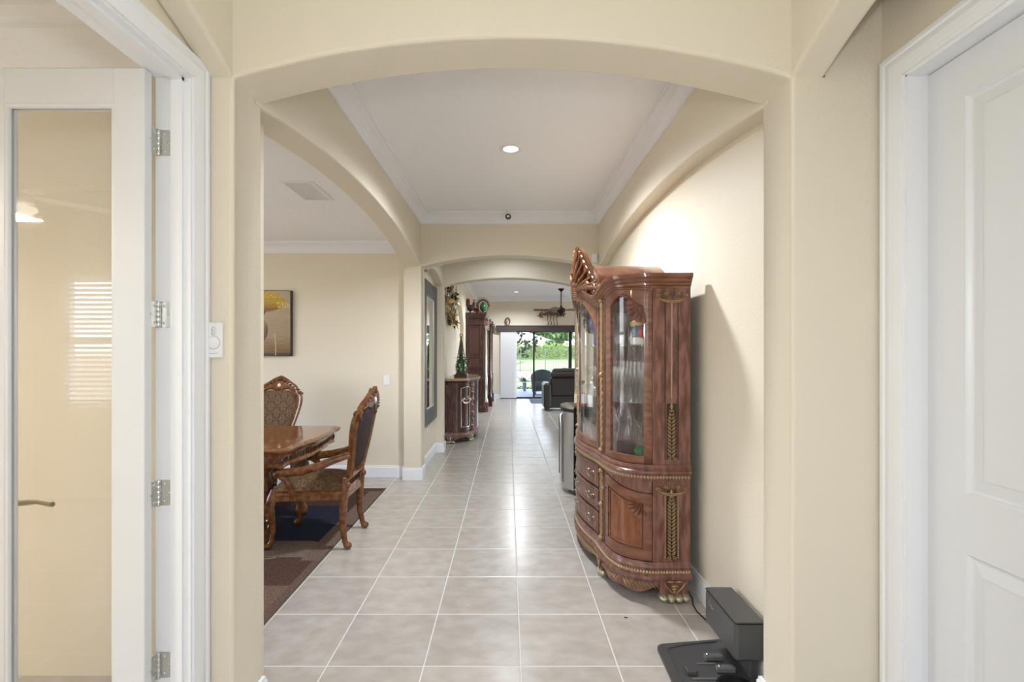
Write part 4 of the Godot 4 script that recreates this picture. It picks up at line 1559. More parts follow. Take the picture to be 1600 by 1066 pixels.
# carved dining chair facing local +z, standing on the floor
func dining_chair(label: String, where: Vector3, turn: float, arms: bool) -> void:
	var root := thing("dining_armchair" if arms else "dining_chair", label, "chair", where)
	root.rotation.y = turn
	var wood: Material = mats.walnut_chair
	var dark: Material = mats.carved_dark
	var lean := func(x: float, h: float, off: float) -> Vector3:
		var k := maxf(0.0, h - 0.42)
		return Vector3(x, h, -0.262 - 0.10 * k - 0.11 * k * k + off - 0.03 * (1.0 - pow(x / 0.28, 2.0)) * minf(1.0, k * 3.0))
	var outer := half_curve([Vector2(0.165, 0.50), Vector2(0.185, 0.62), Vector2(0.235, 0.78), Vector2(0.265, 0.90), Vector2(0.258, 0.985), Vector2(0.215, 1.03), Vector2(0.185, 1.085), Vector2(0.125, 1.125), Vector2(0.065, 1.165), Vector2(0.0, 1.195)], 40)
	var inner := half_curve([Vector2(0.120, 0.56), Vector2(0.138, 0.64), Vector2(0.178, 0.78), Vector2(0.200, 0.90), Vector2(0.192, 0.97), Vector2(0.165, 1.01), Vector2(0.135, 1.035), Vector2(0.090, 1.045), Vector2(0.045, 1.035), Vector2(0.0, 1.025)], 40)
	var ring := []
	var add := func(i: int, sx: float) -> void:
		var o: Vector2 = outer[i]
		var n: Vector2 = inner[i]
		var m := o.lerp(n, 0.45)
		ring.append(PackedVector3Array([lean.call(sx * o.x, o.y, -0.012), lean.call(sx * o.x, o.y, 0.014), lean.call(sx * o.lerp(n, 0.15).x, o.lerp(n, 0.15).y, 0.024), lean.call(sx * m.x, m.y, 0.019), lean.call(sx * o.lerp(n, 0.8).x, o.lerp(n, 0.8).y, 0.026), lean.call(sx * n.x, n.y, 0.012), lean.call(sx * n.x, n.y, -0.012), lean.call(sx * m.x, m.y, -0.026)]))
	for i in 41: add.call(i, 1.0)
	for i in range(39, -1, -1): add.call(i, -1.0)
	# bottom rail of the back closes the ring
	ring.append(ring[0])
	var s := Shape.new()
	s.rows(ring, true, true, true)
	var back := part(root, "back_frame", s, wood)
	for side: float in [1.0, -1.0]:
		s = Shape.new()
		var rws := []
		var n := 16
		for i in n + 1:
			var hh := lerpf(0.56, 1.035, float(i) / n)
			var wide := 0.0
			for k in 40:
				if inner[k].y <= hh and inner[k + 1].y >= hh:
					wide = maxf(wide, lerpf(inner[k].x, inner[k + 1].x, (hh - inner[k].y) / maxf(1e-5, inner[k + 1].y - inner[k].y)))
			var row := PackedVector3Array()
			for j in 13:
				var f := j / 6.0 - 1.0
				var puff := 0.020 * (1.0 - pow(f, 4.0)) * (1.0 - pow(2.0 * i / n - 1.0, 6.0))
				row.append(lean.call(wide * f * 1.02, hh, side * (0.004 + puff)))
			rws.append(row)
		s.rows(rws, false, true)
		part(root, "back_cushion" if side > 0 else "back_cover", s, mats.damask if side > 0 else mats.damask_back)
	# crest carving; pale ovals fill the place of the pierced hole
	s = Shape.new()
	for side: float in [1.0, -1.0]:
		for sg: float in [-1.0, 1.0]:
			for k in 6:
				var x := sg * (0.035 + 0.034 * k)
				var y := 1.125 - 0.012 * k - 0.0016 * k * k
				s.leaf(lean.call(x, y, side * 0.022), Vector3(sg, 0.35 - 0.16 * k, 0).normalized(), Vector3(0, 0, side), 0.055, 0.026, 0.014)
			scroll(s, lean.call(sg * 0.20, 0.965, side * 0.022), Vector3(sg, 0, 0), Vector3.UP, 0.024, 1.3, 0.007)
			scroll(s, lean.call(sg * 0.235, 1.01, side * 0.02), Vector3(sg, 0, 0), Vector3.DOWN, 0.022, 1.2, 0.007)
		for k in 5:
			var a := PI * (0.15 + 0.175 * k)
			s.leaf(lean.call(0.0, 1.135, side * 0.022), Vector3(cos(a), sin(a), 0), Vector3(0, 0, side), 0.055, 0.022, 0.014)
		for k in 7:
			s.leaf(lean.call(-0.09 + 0.03 * k, 0.535 + 0.01 * cos(k), side * 0.018), Vector3((k - 3) * 0.25, 0.8, 0).normalized(), Vector3(0, 0, side), 0.05, 0.024, 0.012)
	part(back, "carving", s, mats.antique_wood).set_meta("kind", "stuff")
	s = Shape.new()
	s.ball(lean.call(0.0, 1.085, 0.016), Vector3(0.021, 0.027, 0.012), 16, 8)
	part(back, "oval_hole_fill", s, mats.oval_white)
	s = Shape.new()
	s.ball(lean.call(0.0, 1.085, -0.03), Vector3(0.021, 0.027, 0.010), 16, 8)
	part(back, "oval_hole_fill", s, mats.oval_white)
	# seat
	s = Shape.new()
	var seat := [Vector3(-0.255, 0.36, 0.262), Vector3(-0.10, 0.352, 0.285), Vector3(0.10, 0.352, 0.285), Vector3(0.255, 0.36, 0.262), Vector3(0.24, 0.36, 0.0), Vector3(0.205, 0.36, -0.262), Vector3(-0.205, 0.36, -0.262), Vector3(-0.24, 0.36, 0.0)]
	s.sweep(seat, [Vector2(0, 0), Vector2(-0.012, 0.004), Vector2(-0.012, 0.05), Vector2(-0.004, 0.062), Vector2(-0.006, 0.078), Vector2(0.03, 0.078), Vector2(0.03, 0.0)], Vector3.UP, true, 0, true, true)
	part(root, "seat_rail", s, wood)
	s = Shape.new()
	var dome := []
	for i in 15:
		var v := i / 7.0 - 1.0
		var row := PackedVector3Array()
		for j in 15:
			var u := j / 7.0 - 1.0
			var hw := lerpf(0.205, 0.262, (v + 1) / 2)
			var y := 0.437 + 0.085 * pow(1.0 - pow(absf(u), 3.5), 0.6) * pow(1.0 - pow(absf(v), 3.5), 0.6)
			row.append(Vector3(u * hw, y, v * 0.268 + 0.005))
		dome.append(row)
	s.rows(dome, false, true)
	part(root, "seat_cushion", s, mats.damask)
	# legs
	for sg: float in [-1.0, 1.0]:
		s = Shape.new()
		s.tube([Vector3(sg * 0.19, 0.52, -0.268), Vector3(sg * 0.20, 0.43, -0.262), Vector3(sg * 0.205, 0.30, -0.252), Vector3(sg * 0.212, 0.16, -0.250), Vector3(sg * 0.218, 0.06, -0.268), Vector3(sg * 0.218, 0.014, -0.285)], [0.026, 0.030, 0.031, 0.026, 0.021, 0.024], 8)
		s.ball(Vector3(sg * 0.218, 0.026, -0.292), Vector3(0.026, 0.026, 0.030), 10, 6)
		s.ball(Vector3(sg * 0.195, 0.465, -0.285), Vector3(0.028, 0.028, 0.022), 10, 6)
		part(root, "leg", s, wood)
		s = Shape.new()
		s.tube([Vector3(sg * 0.235, 0.43, 0.245), Vector3(sg * 0.245, 0.37, 0.258), Vector3(sg * 0.258, 0.31, 0.275), Vector3(sg * 0.252, 0.22, 0.262), Vector3(sg * 0.246, 0.12, 0.250), Vector3(sg * 0.252, 0.05, 0.262), Vector3(sg * 0.262, 0.016, 0.282)], [0.030, 0.036, 0.040, 0.030, 0.020, 0.018, 0.026], 10)
		s.ball(Vector3(sg * 0.264, 0.024, 0.290), Vector3(0.028, 0.024, 0.034), 10, 6)
		var leg := part(root, "leg", s, wood)
		s = Shape.new()
		for k in 5:
			s.leaf(Vector3(sg * 0.268, 0.37 - 0.045 * k, 0.305 - 0.008 * k), Vector3(0.15 * sg, -1, -0.1).normalized(), Vector3(sg * 0.4, 0, 1).normalized(), 0.055, 0.034, 0.012)
		scroll(s, Vector3(sg * 0.292, 0.335, 0.255), Vector3.BACK, Vector3.UP, 0.026, 1.4, 0.007)
		part(leg, "carving", s, mats.antique_wood).set_meta("kind", "stuff")
		if arms:
			leg.position.y = 0.0128
	if arms:
		for sg: float in [-1.0, 1.0]:
			s = Shape.new()
			s.tube([lean.call(sg * 0.215, 0.70, 0.0), Vector3(sg * 0.245, 0.668, -0.20), Vector3(sg * 0.285, 0.628, -0.10), Vector3(sg * 0.305, 0.598, 0.02), Vector3(sg * 0.300, 0.586, 0.13), Vector3(sg * 0.292, 0.580, 0.19)], [0.024, 0.028, 0.031, 0.032, 0.032, 0.032], 10)
			s.ball(Vector3(sg * 0.291, 0.572, 0.200), Vector3(0.030, 0.030, 0.030), 12, 7)
			var arm := part(root, "arm", s, wood)
			s = Shape.new()
			s.tube([Vector3(sg * 0.294, 0.560, 0.175), Vector3(sg * 0.298, 0.535, 0.135), Vector3(sg * 0.292, 0.48, 0.105), Vector3(sg * 0.270, 0.42, 0.095), Vector3(sg * 0.252, 0.38, 0.10)], [0.024, 0.024, 0.024, 0.025, 0.026], 10)
			part(arm, "arm_support", s, wood)

func dining_table() -> void:
	var root := thing("dining_table", "glossy carved dining table with serpentine edges on the rug", "table", at(-2.655, 0.0128, 4.035))
	var quarter := [Vector2(1.125, 0.0), Vector2(1.118, 0.16), Vector2(1.100, 0.32), Vector2(1.078, 0.40), Vector2(1.082, 0.47), Vector2(1.090, 0.52), Vector2(1.065, 0.560), Vector2(1.000, 0.570), Vector2(0.93, 0.552), Vector2(0.80, 0.555), Vector2(0.50, 0.575), Vector2(0.0, 0.585)]
	var q := half_curve(quarter, 40)
	var line := []
	for i in 41: line.append(q[i])
	for i in range(39, -1, -1): line.append(Vector2(-q[i].x, q[i].y))
	for i in range(1, 41): line.append(Vector2(-q[i].x, -q[i].y))
	for i in range(39, 0, -1): line.append(Vector2(q[i].x, -q[i].y))
	var path := line.map(func(v): return Vector3(v.x, 0.0, v.y))
	var s := Shape.new()
	# walking this way round, the side vector points outwards
	s.sweep(path, [Vector2(-0.03, 0.712), Vector2(-0.012, 0.714), Vector2(-0.006, 0.724), Vector2(0.002, 0.732), Vector2(0.004, 0.744), Vector2(-0.004, 0.752), Vector2(-0.012, 0.755), Vector2(-0.022, 0.759), Vector2(-0.03, 0.760)], Vector3.UP, true, 1)
	part(root, "top_edge", s, mats.walnut_chair)
	s = Shape.new()
	var top := PackedVector2Array(line)
	var inset := Geometry2D.offset_polygon(top, -0.028)
	s.slab(inset[0], 0.04, Transform3D(Basis(Vector3.RIGHT, Vector3.BACK, Vector3.UP), Vector3(0, 0.72, 0)))
	part(root, "tabletop", s, mats.tabletop_wood)
	s = Shape.new()
	s.sweep(path, [Vector2(-0.075, 0.715), Vector2(-0.045, 0.712), Vector2(-0.050, 0.690), Vector2(-0.056, 0.640), Vector2(-0.046, 0.625), Vector2(-0.050, 0.612), Vector2(-0.075, 0.612)], Vector3.UP, true, 1, true, true)
	var apron := part(root, "apron", s, mats.walnut_chair)
	s = Shape.new()
	for i in path.size():
		var a: Vector3 = path[i]
		var b: Vector3 = path[(i + 1) % path.size()]
		var along := (b - a).normalized()
		var out := Vector3.UP.cross(along)
		var n := maxi(1, int(a.distance_to(b) / 0.026))
		for k in n:
			var c := a.lerp(b, (k + 0.5) / n) + out * -0.052 + Vector3(0, 0.690, 0)
			s.leaf(c, Vector3.DOWN, out, 0.055, 0.022, 0.010)
	part(apron, "carving", s, mats.antique_wood).set_meta("kind", "stuff")
	for sx: float in [-1.0, 1.0]:
		for sz: float in [-1.0, 1.0]:
			var c := Vector3(sx * 0.80, 0, sz * 0.34)
			s = Shape.new()
			s.lathe([Vector2(0.040, 0.0), Vector2(0.055, 0.01), Vector2(0.060, 0.05), Vector2(0.045, 0.085), Vector2(0.040, 0.11), Vector2(0.048, 0.20), Vector2(0.062, 0.34), Vector2(0.070, 0.44), Vector2(0.052, 0.52), Vector2(0.045, 0.54), Vector2(0.075, 0.57), Vector2(0.080, 0.60), Vector2(0.080, 0.72)], 20, Transform3D(Basis(), c))
			var leg := part(root, "leg", s, mats.walnut_chair)
			s = Shape.new()
			for ring in 3:
				for k in 10:
					var a := TAU * k / 10.0
					var o := Vector3(cos(a), 0, sin(a))
					s.leaf(c + o * [0.078, 0.066, 0.052][ring] + Vector3(0, [0.70, 0.47, 0.22][ring], 0), Vector3(0, -1, 0), o, [0.09, 0.13, 0.10][ring], 0.040, 0.012)
			part(leg, "carving", s, mats.antique_wood).set_meta("kind", "stuff")

func rug() -> void:
	var nz := FastNoiseLite.new()
	nz.seed = 21
	nz.frequency = 0.9
	var x0 := -4.1
	var x1 := -1.312
	var d0 := 2.40
	var d1 := 5.20
	var tone := func(u: float, v: float) -> Color:
		var x := lerpf(x0, x1, u)
		var d := lerpf(d1, d0, v)
		var e := x1 - x
		var c := lin(0.115, 0.062, 0.042)
		if d < 3.04: c = lin(0.165, 0.100, 0.072)
		elif d < 3.46: c = lin(0.085, 0.042, 0.030)
		elif d < 3.76 - 0.35 * maxf(0.0, 0.2 - e): c = lin(0.185, 0.135, 0.108)
		elif d < 4.62 and e > 0.13 + 0.30 * maxf(0.0, d - 4.2): c = lin(0.012, 0.015, 0.034)
		elif d < 5.08: c = lin(0.055, 0.030, 0.025)
		if d > 3.40 and e < 0.14: c = lin(0.165, 0.112, 0.085)
		if d <= 3.40 and e < 0.05: c = lin(0.13, 0.08, 0.06)
		if d > 5.10: c = lin(0.07, 0.04, 0.03)
		# thin pale curved lines
		for k in 3:
			var cy := 3.22 + 0.10 * k
			var w := absf(d - cy - 0.30 * pow(maxf(0.0, x + 1.95), 2.0) + 0.14 * sin(x * 2.0 + k))
			if w < 0.008 and x < -1.72 + 0.08 * k and d < 3.46 and d > 3.04: c = lin(0.30, 0.23, 0.18)
		var n := nz.get_noise_2d(x * 60 + d * 25, d * 60 - x * 20)
		var wv := nz.get_noise_2d(x * 9.0, d * 22.0 + 40.0)
		return c.lightened(0.12 * n) if n > 0 else c.darkened(-0.40 * n + 0.10 * absf(wv))
	mat("rug_pile", Color.WHITE, 0.95, 0.0, {"albedo_texture": pattern_image("rug", 640, 640, tone), "metallic_specular": 0.3})
	mat("rug_edge", lin(0.10, 0.065, 0.05), 0.95)
	var root := thing("rug", "brown and navy patchwork area rug under the dining table", "rug")
	var s := Shape.new()
	var st := s.st
	s.flat()
	var h := 0.011
	for t in [[0, 0], [1, 0], [1, 1], [0, 0], [1, 1], [0, 1]]:
		st.set_uv(Vector2(t[0], t[1]))
		st.add_vertex(at(lerpf(x0, x1, t[0]), h, lerpf(d1, d0, t[1])))
	part(root, "pile", s, mats.rug_pile)
	s = Shape.new()
	s.sweep([at(x0, 0, d0), at(x1, 0, d0), at(x1, 0, d1), at(x0, 0, d1)], [Vector2(0.0, 0.001), Vector2(-0.006, 0.001), Vector2(-0.009, 0.006), Vector2(-0.006, 0.012), Vector2(0.002, 0.0125), Vector2(0.004, 0.006)], Vector3.UP, true, 0, true, true)
	part(root, "bound_edge", s, mats.rug_edge)

func wall_things() -> void:
	# canvas with large golden blooms
	var nz := FastNoiseLite.new()
	nz.seed = 3
	nz.frequency = 1.0
	var paint := func(u: float, v: float) -> Color:
		var x := lerpf(-3.29, -2.53, u) + 2.86     # metres from the bloom's stalk
		var y := v * 0.757
		var k := nz.get_noise_2d(x * 5.0, y * 40.0)
		var c := lin(0.45, 0.36, 0.25).lerp(lin(0.27, 0.185, 0.085), clampf(v * 0.9 + 0.2 * k, 0, 1))
		if v > 0.70: c = c.lerp(lin(0.13, 0.055, 0.008), clampf((v - 0.70) * 3.0 + 0.2 * k, 0, 1))
		if v > 0.965: c = lin(0.030, 0.018, 0.010)
		if v > 0.34 and v < 0.42 and k > 0.15: c = lin(0.42, 0.32, 0.18)
		var f := Vector2(x, y - 0.13)
		var bell := pow(f.x / 0.27, 2.0) + pow(f.y / (0.115 if f.y > 0 else 0.13), 2.0)
		if bell < 1.0 + 0.18 * nz.get_noise_2d(atan2(f.y, f.x) * 9.0, 7.0):
			c = lin(0.48, 0.31, 0.012).lerp(lin(0.16, 0.055, 0.008), clampf(f.y / 0.12 + 0.25 * k, 0.0, 1.0))
			if f.y < -0.05 and nz.get_noise_2d(x * 60.0, y * 60.0) > 0.22: c = lin(0.75, 0.58, 0.20)
		if absf(f.x - 0.24 - f.y * 0.3) < 0.075 and absf(f.y - 0.035) < 0.035 and nz.get_noise_2d(x * 40.0, y * 55.0) > 0.05: c = lin(0.72, 0.55, 0.18)
		if absf(x - 0.03 + (y - 0.25) * 0.35) < 0.008 and y > 0.24 and y < 0.42: c = lin(0.045, 0.02, 0.012)
		var g := Vector2(x + 0.02, y - 0.46)
		if pow(g.x / 0.09, 2.0) + pow(g.y / 0.14, 2.0) < 1.0: c = lin(0.36, 0.27, 0.13).lerp(lin(0.06, 0.015, 0.008), clampf(g.x / 0.09 * 0.8 + g.y / 0.14 * 0.4, 0, 1))
		if absf(x - 0.16 + 0.1 * maxf(0.0, 0.62 - y)) < 0.006 and y > 0.5 and k > -0.2: c = lin(0.55, 0.48, 0.30)
		return c
	mat("painting", Color.WHITE, 0.45, 0.0, {"albedo_texture": pattern_image("painting", 300, 300, paint)})
	var art := thing("canvas_painting", "painting of golden blooms on brown with a black edge on the dining room wall", "painting")
	var s := Shape.new()
	slab_at(s, -3.31, -2.523, 1.415, 2.178, 5.695, 5.729)
	part(art, "stretcher", s, mats.black_gloss)
	s = Shape.new()
	for t in [[0, 0], [1, 0], [1, 1], [0, 0], [1, 1], [0, 1]]:
		s.st.set_uv(Vector2(t[0], t[1]))
		s.st.add_vertex(at(lerpf(-3.30, -2.537, t[0]), lerpf(2.173, 1.424, t[1]), 5.694))
	part(art, "canvas", s, mats.painting)
	# light switch
	var sw := thing("light_switch", "white rocker light switch on the dining room wall", "switch", at(-1.425, 1.134, 5.73))
	s = Shape.new()
	s.cbox(Vector3(0.072, 0.118, 0.008), 0.003, Transform3D(Basis(), Vector3(0, 0, 0.004)))
	part(sw, "plate", s, mats.plastic_white)
	s = Shape.new()
	s.cbox(Vector3(0.033, 0.066, 0.010), 0.002, Transform3D(Basis(Vector3.RIGHT, 0.06), Vector3(0, 0, 0.007)))
	part(sw, "rocker", s, mats.trim_white)
	# ceiling air vent
	var v := thing("air_vent", "white slatted air vent in the dining room ceiling", "vent", at(-1.59, 2.743, 3.88))
	s = Shape.new()
	s.sweep([Vector3(-0.125, 0, -0.23), Vector3(0.125, 0, -0.23), Vector3(0.125, 0, 0.23), Vector3(-0.125, 0, 0.23)], [Vector2(0.0, 0), Vector2(0.0, -0.006), Vector2(0.028, -0.010), Vector2(0.032, -0.002), Vector2(0.032, 0)].map(func(p): return Vector2(-p.x, p.y)), Vector3.UP, true)
	part(v, "frame", s, mats.plastic_white)
	s = Shape.new()
	s.box(Vector3(-0.095, -0.0015, -0.20), Vector3(0.095, -0.0005, 0.20))
	part(v, "backing", s, mats.plastic_white)
	for k in 9:
		s = Shape.new()
		s.cbox(Vector3(0.013, 0.0015, 0.40), 0.0004, Transform3D(Basis(Vector3.BACK, 0.6), Vector3(-0.08 + 0.02 * k, -0.009, 0)))
		part(v, "slat", s, mats.plastic_white)
	# fan control beside the French door
	var c := thing("wall_control", "white ceiling fan control with round dial beside the French door casing", "wall control", at(-1.0745, 1.507, 1.79))
	s = Shape.new()
	s.cbox(Vector3(0.068, 0.128, 0.014), 0.003, Transform3D(Basis(), Vector3(0, 0, 0.007)))
	part(c, "plate", s, mats.plastic_white)
	s = Shape.new()
	s.lathe([Vector2(0.0225, 0), Vector2(0.0225, 0.0025), Vector2(0.020, 0.0035), Vector2(0.0, 0.0035)], 28, Transform3D(Basis(Vector3.RIGHT, PI / 2), Vector3(0.004, -0.010, 0.014)))
	var dial := part(c, "dial", s, mats.trim_white)
	s = Shape.new()
	s.lathe([Vector2(0.0225, 0.0005), Vector2(0.0237, 0.0018), Vector2(0.0249, 0.0005)], 28, Transform3D(Basis(Vector3.RIGHT, PI / 2), Vector3(0.004, -0.010, 0.0135)), false)
	part(dial, "ring", s, mats.plastic_grey)
	for y: float in [0.040, 0.026]:
		s = Shape.new()
		s.lathe([Vector2(0.0085, 0), Vector2(0.0085, 0.002), Vector2(0.0, 0.0028)], 18, Transform3D(Basis(Vector3.RIGHT, PI / 2), Vector3(0.004, y, 0.014)))
		part(c, "button", s, mat("button_grey", lin(0.68, 0.68, 0.68), 0.4))
	s = Shape.new()
	s.box(Vector3(-0.012, -0.050, 0.0138), Vector3(0.020, -0.047, 0.0144))
	part(c, "maker_mark", s, mats.plastic_grey)
	# round black camera on the crown moulding, motion sensor in the corner
	var cm := thing("security_camera", "small round black camera on the crown moulding above the hall arch", "camera", at(0.0, 3.05, 5.505))
	s = Shape.new()
	s.tube([Vector3(0, 0, 0.0), Vector3(0, -0.02, 0.01), Vector3(0, -0.05, 0.012)], 0.012, 8)
	s.lathe([Vector2(0.03, 0), Vector2(0.03, -0.006), Vector2(0.0, -0.008)], 16)
	part(cm, "bracket", s, mats.plastic_white)
	s = Shape.new()
	s.lathe([Vector2(0.0, -0.03), Vector2(0.026, -0.025), Vector2(0.032, -0.01), Vector2(0.032, 0.012), Vector2(0.027, 0.018), Vector2(0.0, 0.019)], 20, Transform3D(Basis(Vector3.RIGHT, PI / 2), Vector3(0, -0.072, 0.03)))
	part(cm, "housing", s, mats.black_plastic)
	s = Shape.new()
	s.lathe([Vector2(0.016, 0.0), Vector2(0.012, 0.006), Vector2(0.0, 0.008)], 16, Transform3D(Basis(Vector3.RIGHT, PI / 2), Vector3(0, -0.072, 0.049)))
	part(cm, "lens", s, mats.chrome)
	s = Shape.new()
	s.cbox(Vector3(0.065, 0.10, 0.045), 0.012, Transform3D(Basis(), Vector3(0, 0, 0.0225)))
	solo("motion_sensor", "small white motion sensor high in the corner above the china cabinet", "sensor", s, mats.plastic_white, at(0.985, 2.535, 5.6))

func docking_station() -> void:
	var root := thing("robot_dock", "black plastic floor docking station with a flat base pad by the hall arch", "docking station", at(0, 0, 0))
	var m: Material = mats.black_plastic
	var s := Shape.new()
	s.cbox(Vector3(0.135, 0.170, 0.33), 0.014, Transform3D(Basis(), at(1.052, 0.200, 2.285)))
	var body := part(root, "housing", s, m)
	s = Shape.new()
	slab_at(s, 0.986, 1.120, 0.2795, 0.2815, 2.122, 2.448)
	part(body, "lid_seam", s, mats.black_gloss)
	s = Shape.new()
	s.cbox(Vector3(0.128, 0.008, 0.322), 0.003, Transform3D(Basis(), at(1.052, 0.2835, 2.285)))
	part(body, "lid", s, m)
	# silver emblem near the far end of the side
	s = Shape.new()
	var lt := PackedVector2Array([Vector2(-0.026, 0.010), Vector2(-0.010, 0.013), Vector2(0.000, 0.020), Vector2(0.006, 0.018), Vector2(0.004, 0.010), Vector2(0.030, -0.006), Vector2(0.034, -0.014), Vector2(0.014, -0.009), Vector2(0.000, -0.002), Vector2(-0.010, -0.010), Vector2(-0.018, -0.009), Vector2(-0.010, 0.002)])
	s.slab(lt, 0.0015, Transform3D(Basis(Vector3.BACK, Vector3.UP, Vector3.LEFT), at(0.9845, 0.235, 2.385)))
	part(body, "emblem", s, mats.chrome)
	s = Shape.new()
	s.cbox(Vector3(0.035, 0.112, 0.06), 0.004, Transform3D(Basis(), at(1.09, 0.062, 2.20)))
	s.cbox(Vector3(0.035, 0.112, 0.06), 0.004, Transform3D(Basis(), at(1.09, 0.062, 2.38)))
	slab_at(s, 1.078, 1.102, 0.012, 0.116, 2.2, 2.4)
	part(root, "stand", s, m)
	# base pad with rounded corners, tray, rails and contacts
	s = Shape.new()
	var pad := PackedVector2Array()
	for q in [[0.75, 2.05, PI], [0.775, 2.385, PI / 2], [1.115, 2.475, -1.0], [1.115, 2.03, -1.0]]:
		if q[2] < 0:
			pad.append(Vector2(q[0], q[1]))
		else:
			for k in 6:
				var a: float = q[2] + (0.0 if q[2] > 2.0 else PI / 2) * 0.0
				var t: float = PI / 2 * k / 5.0
				if q[2] > 2.0: pad.append(Vector2(q[0] - 0.03 * sin(t), q[1] - 0.03 * cos(t)))
				else: pad.append(Vector2(q[0] - 0.045 * cos(t), q[1] + 0.045 * sin(t)))
	s.slab(pad, 0.014, Transform3D(Basis(Vector3.RIGHT, Vector3.FORWARD, Vector3.UP), Vector3.ZERO), 0.004)
	var base := part(root, "base_pad", s, m)
	s = Shape.new()
	s.sweep([at(0.765, 0.014, 2.08), at(0.775, 0.014, 2.39), at(0.86, 0.014, 2.42), at(1.04, 0.014, 2.45)], [Vector2(0, 0), Vector2(0.0, 0.006), Vector2(-0.008, 0.006), Vector2(-0.010, 0)])
	part(base, "rim", s, m)
	for q in [[2.30, 0.955], [2.215, 0.975]]:
		s = Shape.new()
		s.cbox(Vector3(0.085, 0.024, 0.030), 0.004, Transform3D(Basis(), at(q[1] + 0.01, 0.028, q[0])))
		var blk := part(base, "roller_block", s, mat("grey_plastic", lin(0.12, 0.12, 0.12), 0.4))
		s = Shape.new()
		s.ball(at(q[1] - 0.018, 0.042, q[0]), Vector3(0.008, 0.006, 0.008), 10, 6)
		part(blk, "contact", s, mats.chrome)
	s = Shape.new()
	s.lathe([Vector2(0.085, 0.012), Vector2(0.085, 0.0175), Vector2(0.070, 0.0185), Vector2(0.060, 0.0145), Vector2(0.0, 0.0142)], 28, Transform3D(Basis(), at(0.985, 0, 2.105)))
	part(base, "round_tray", s, mats.black_gloss)
	s = Shape.new()
	s.cbox(Vector3(0.045, 0.022, 0.045), 0.004, Transform3D(Basis(), at(0.825, 0.024, 2.21)))
	part(base, "clip", s, m)
	s = Shape.new()
	s.cbox(Vector3(0.11, 0.006, 0.012), 0.002, Transform3D(Basis(), at(0.87, 0.0165, 2.165)))
	s.cbox(Vector3(0.09, 0.005, 0.010), 0.002, Transform3D(Basis(), at(0.92, 0.0165, 2.27)))
	part(base, "guide_rail", s, mat("grey_plastic", lin(0.12, 0.12, 0.12), 0.4))
	s = Shape.new()
	s.tube([at(1.098, 0.005, 2.98), at(1.090, 0.005, 2.89), at(1.066, 0.005, 2.82), at(1.060, 0.005, 2.75), at(1.074, 0.005, 2.67), at(1.096, 0.005, 2.59), at(1.108, 0.005, 2.52), at(1.112, 0.012, 2.485)], 0.0035, 8)
	solo("power_cord", "thin black power cord running from the dock behind the china cabinet", "cord", s, mats.black_gloss)
	s = Shape.new()
	s.ball(Vector3(0, 0.003, 0), Vector3(0.008, 0.003, 0.004), 8, 5)
	s.ball(Vector3(0.008, 0.002, 0.001), Vector3(0.005, 0.002, 0.003), 8, 5)
	solo("crumb", "tiny dark crumb lying on a floor tile", "crumb", s, mats.carved_dark, at(0.645, 0, 2.69))

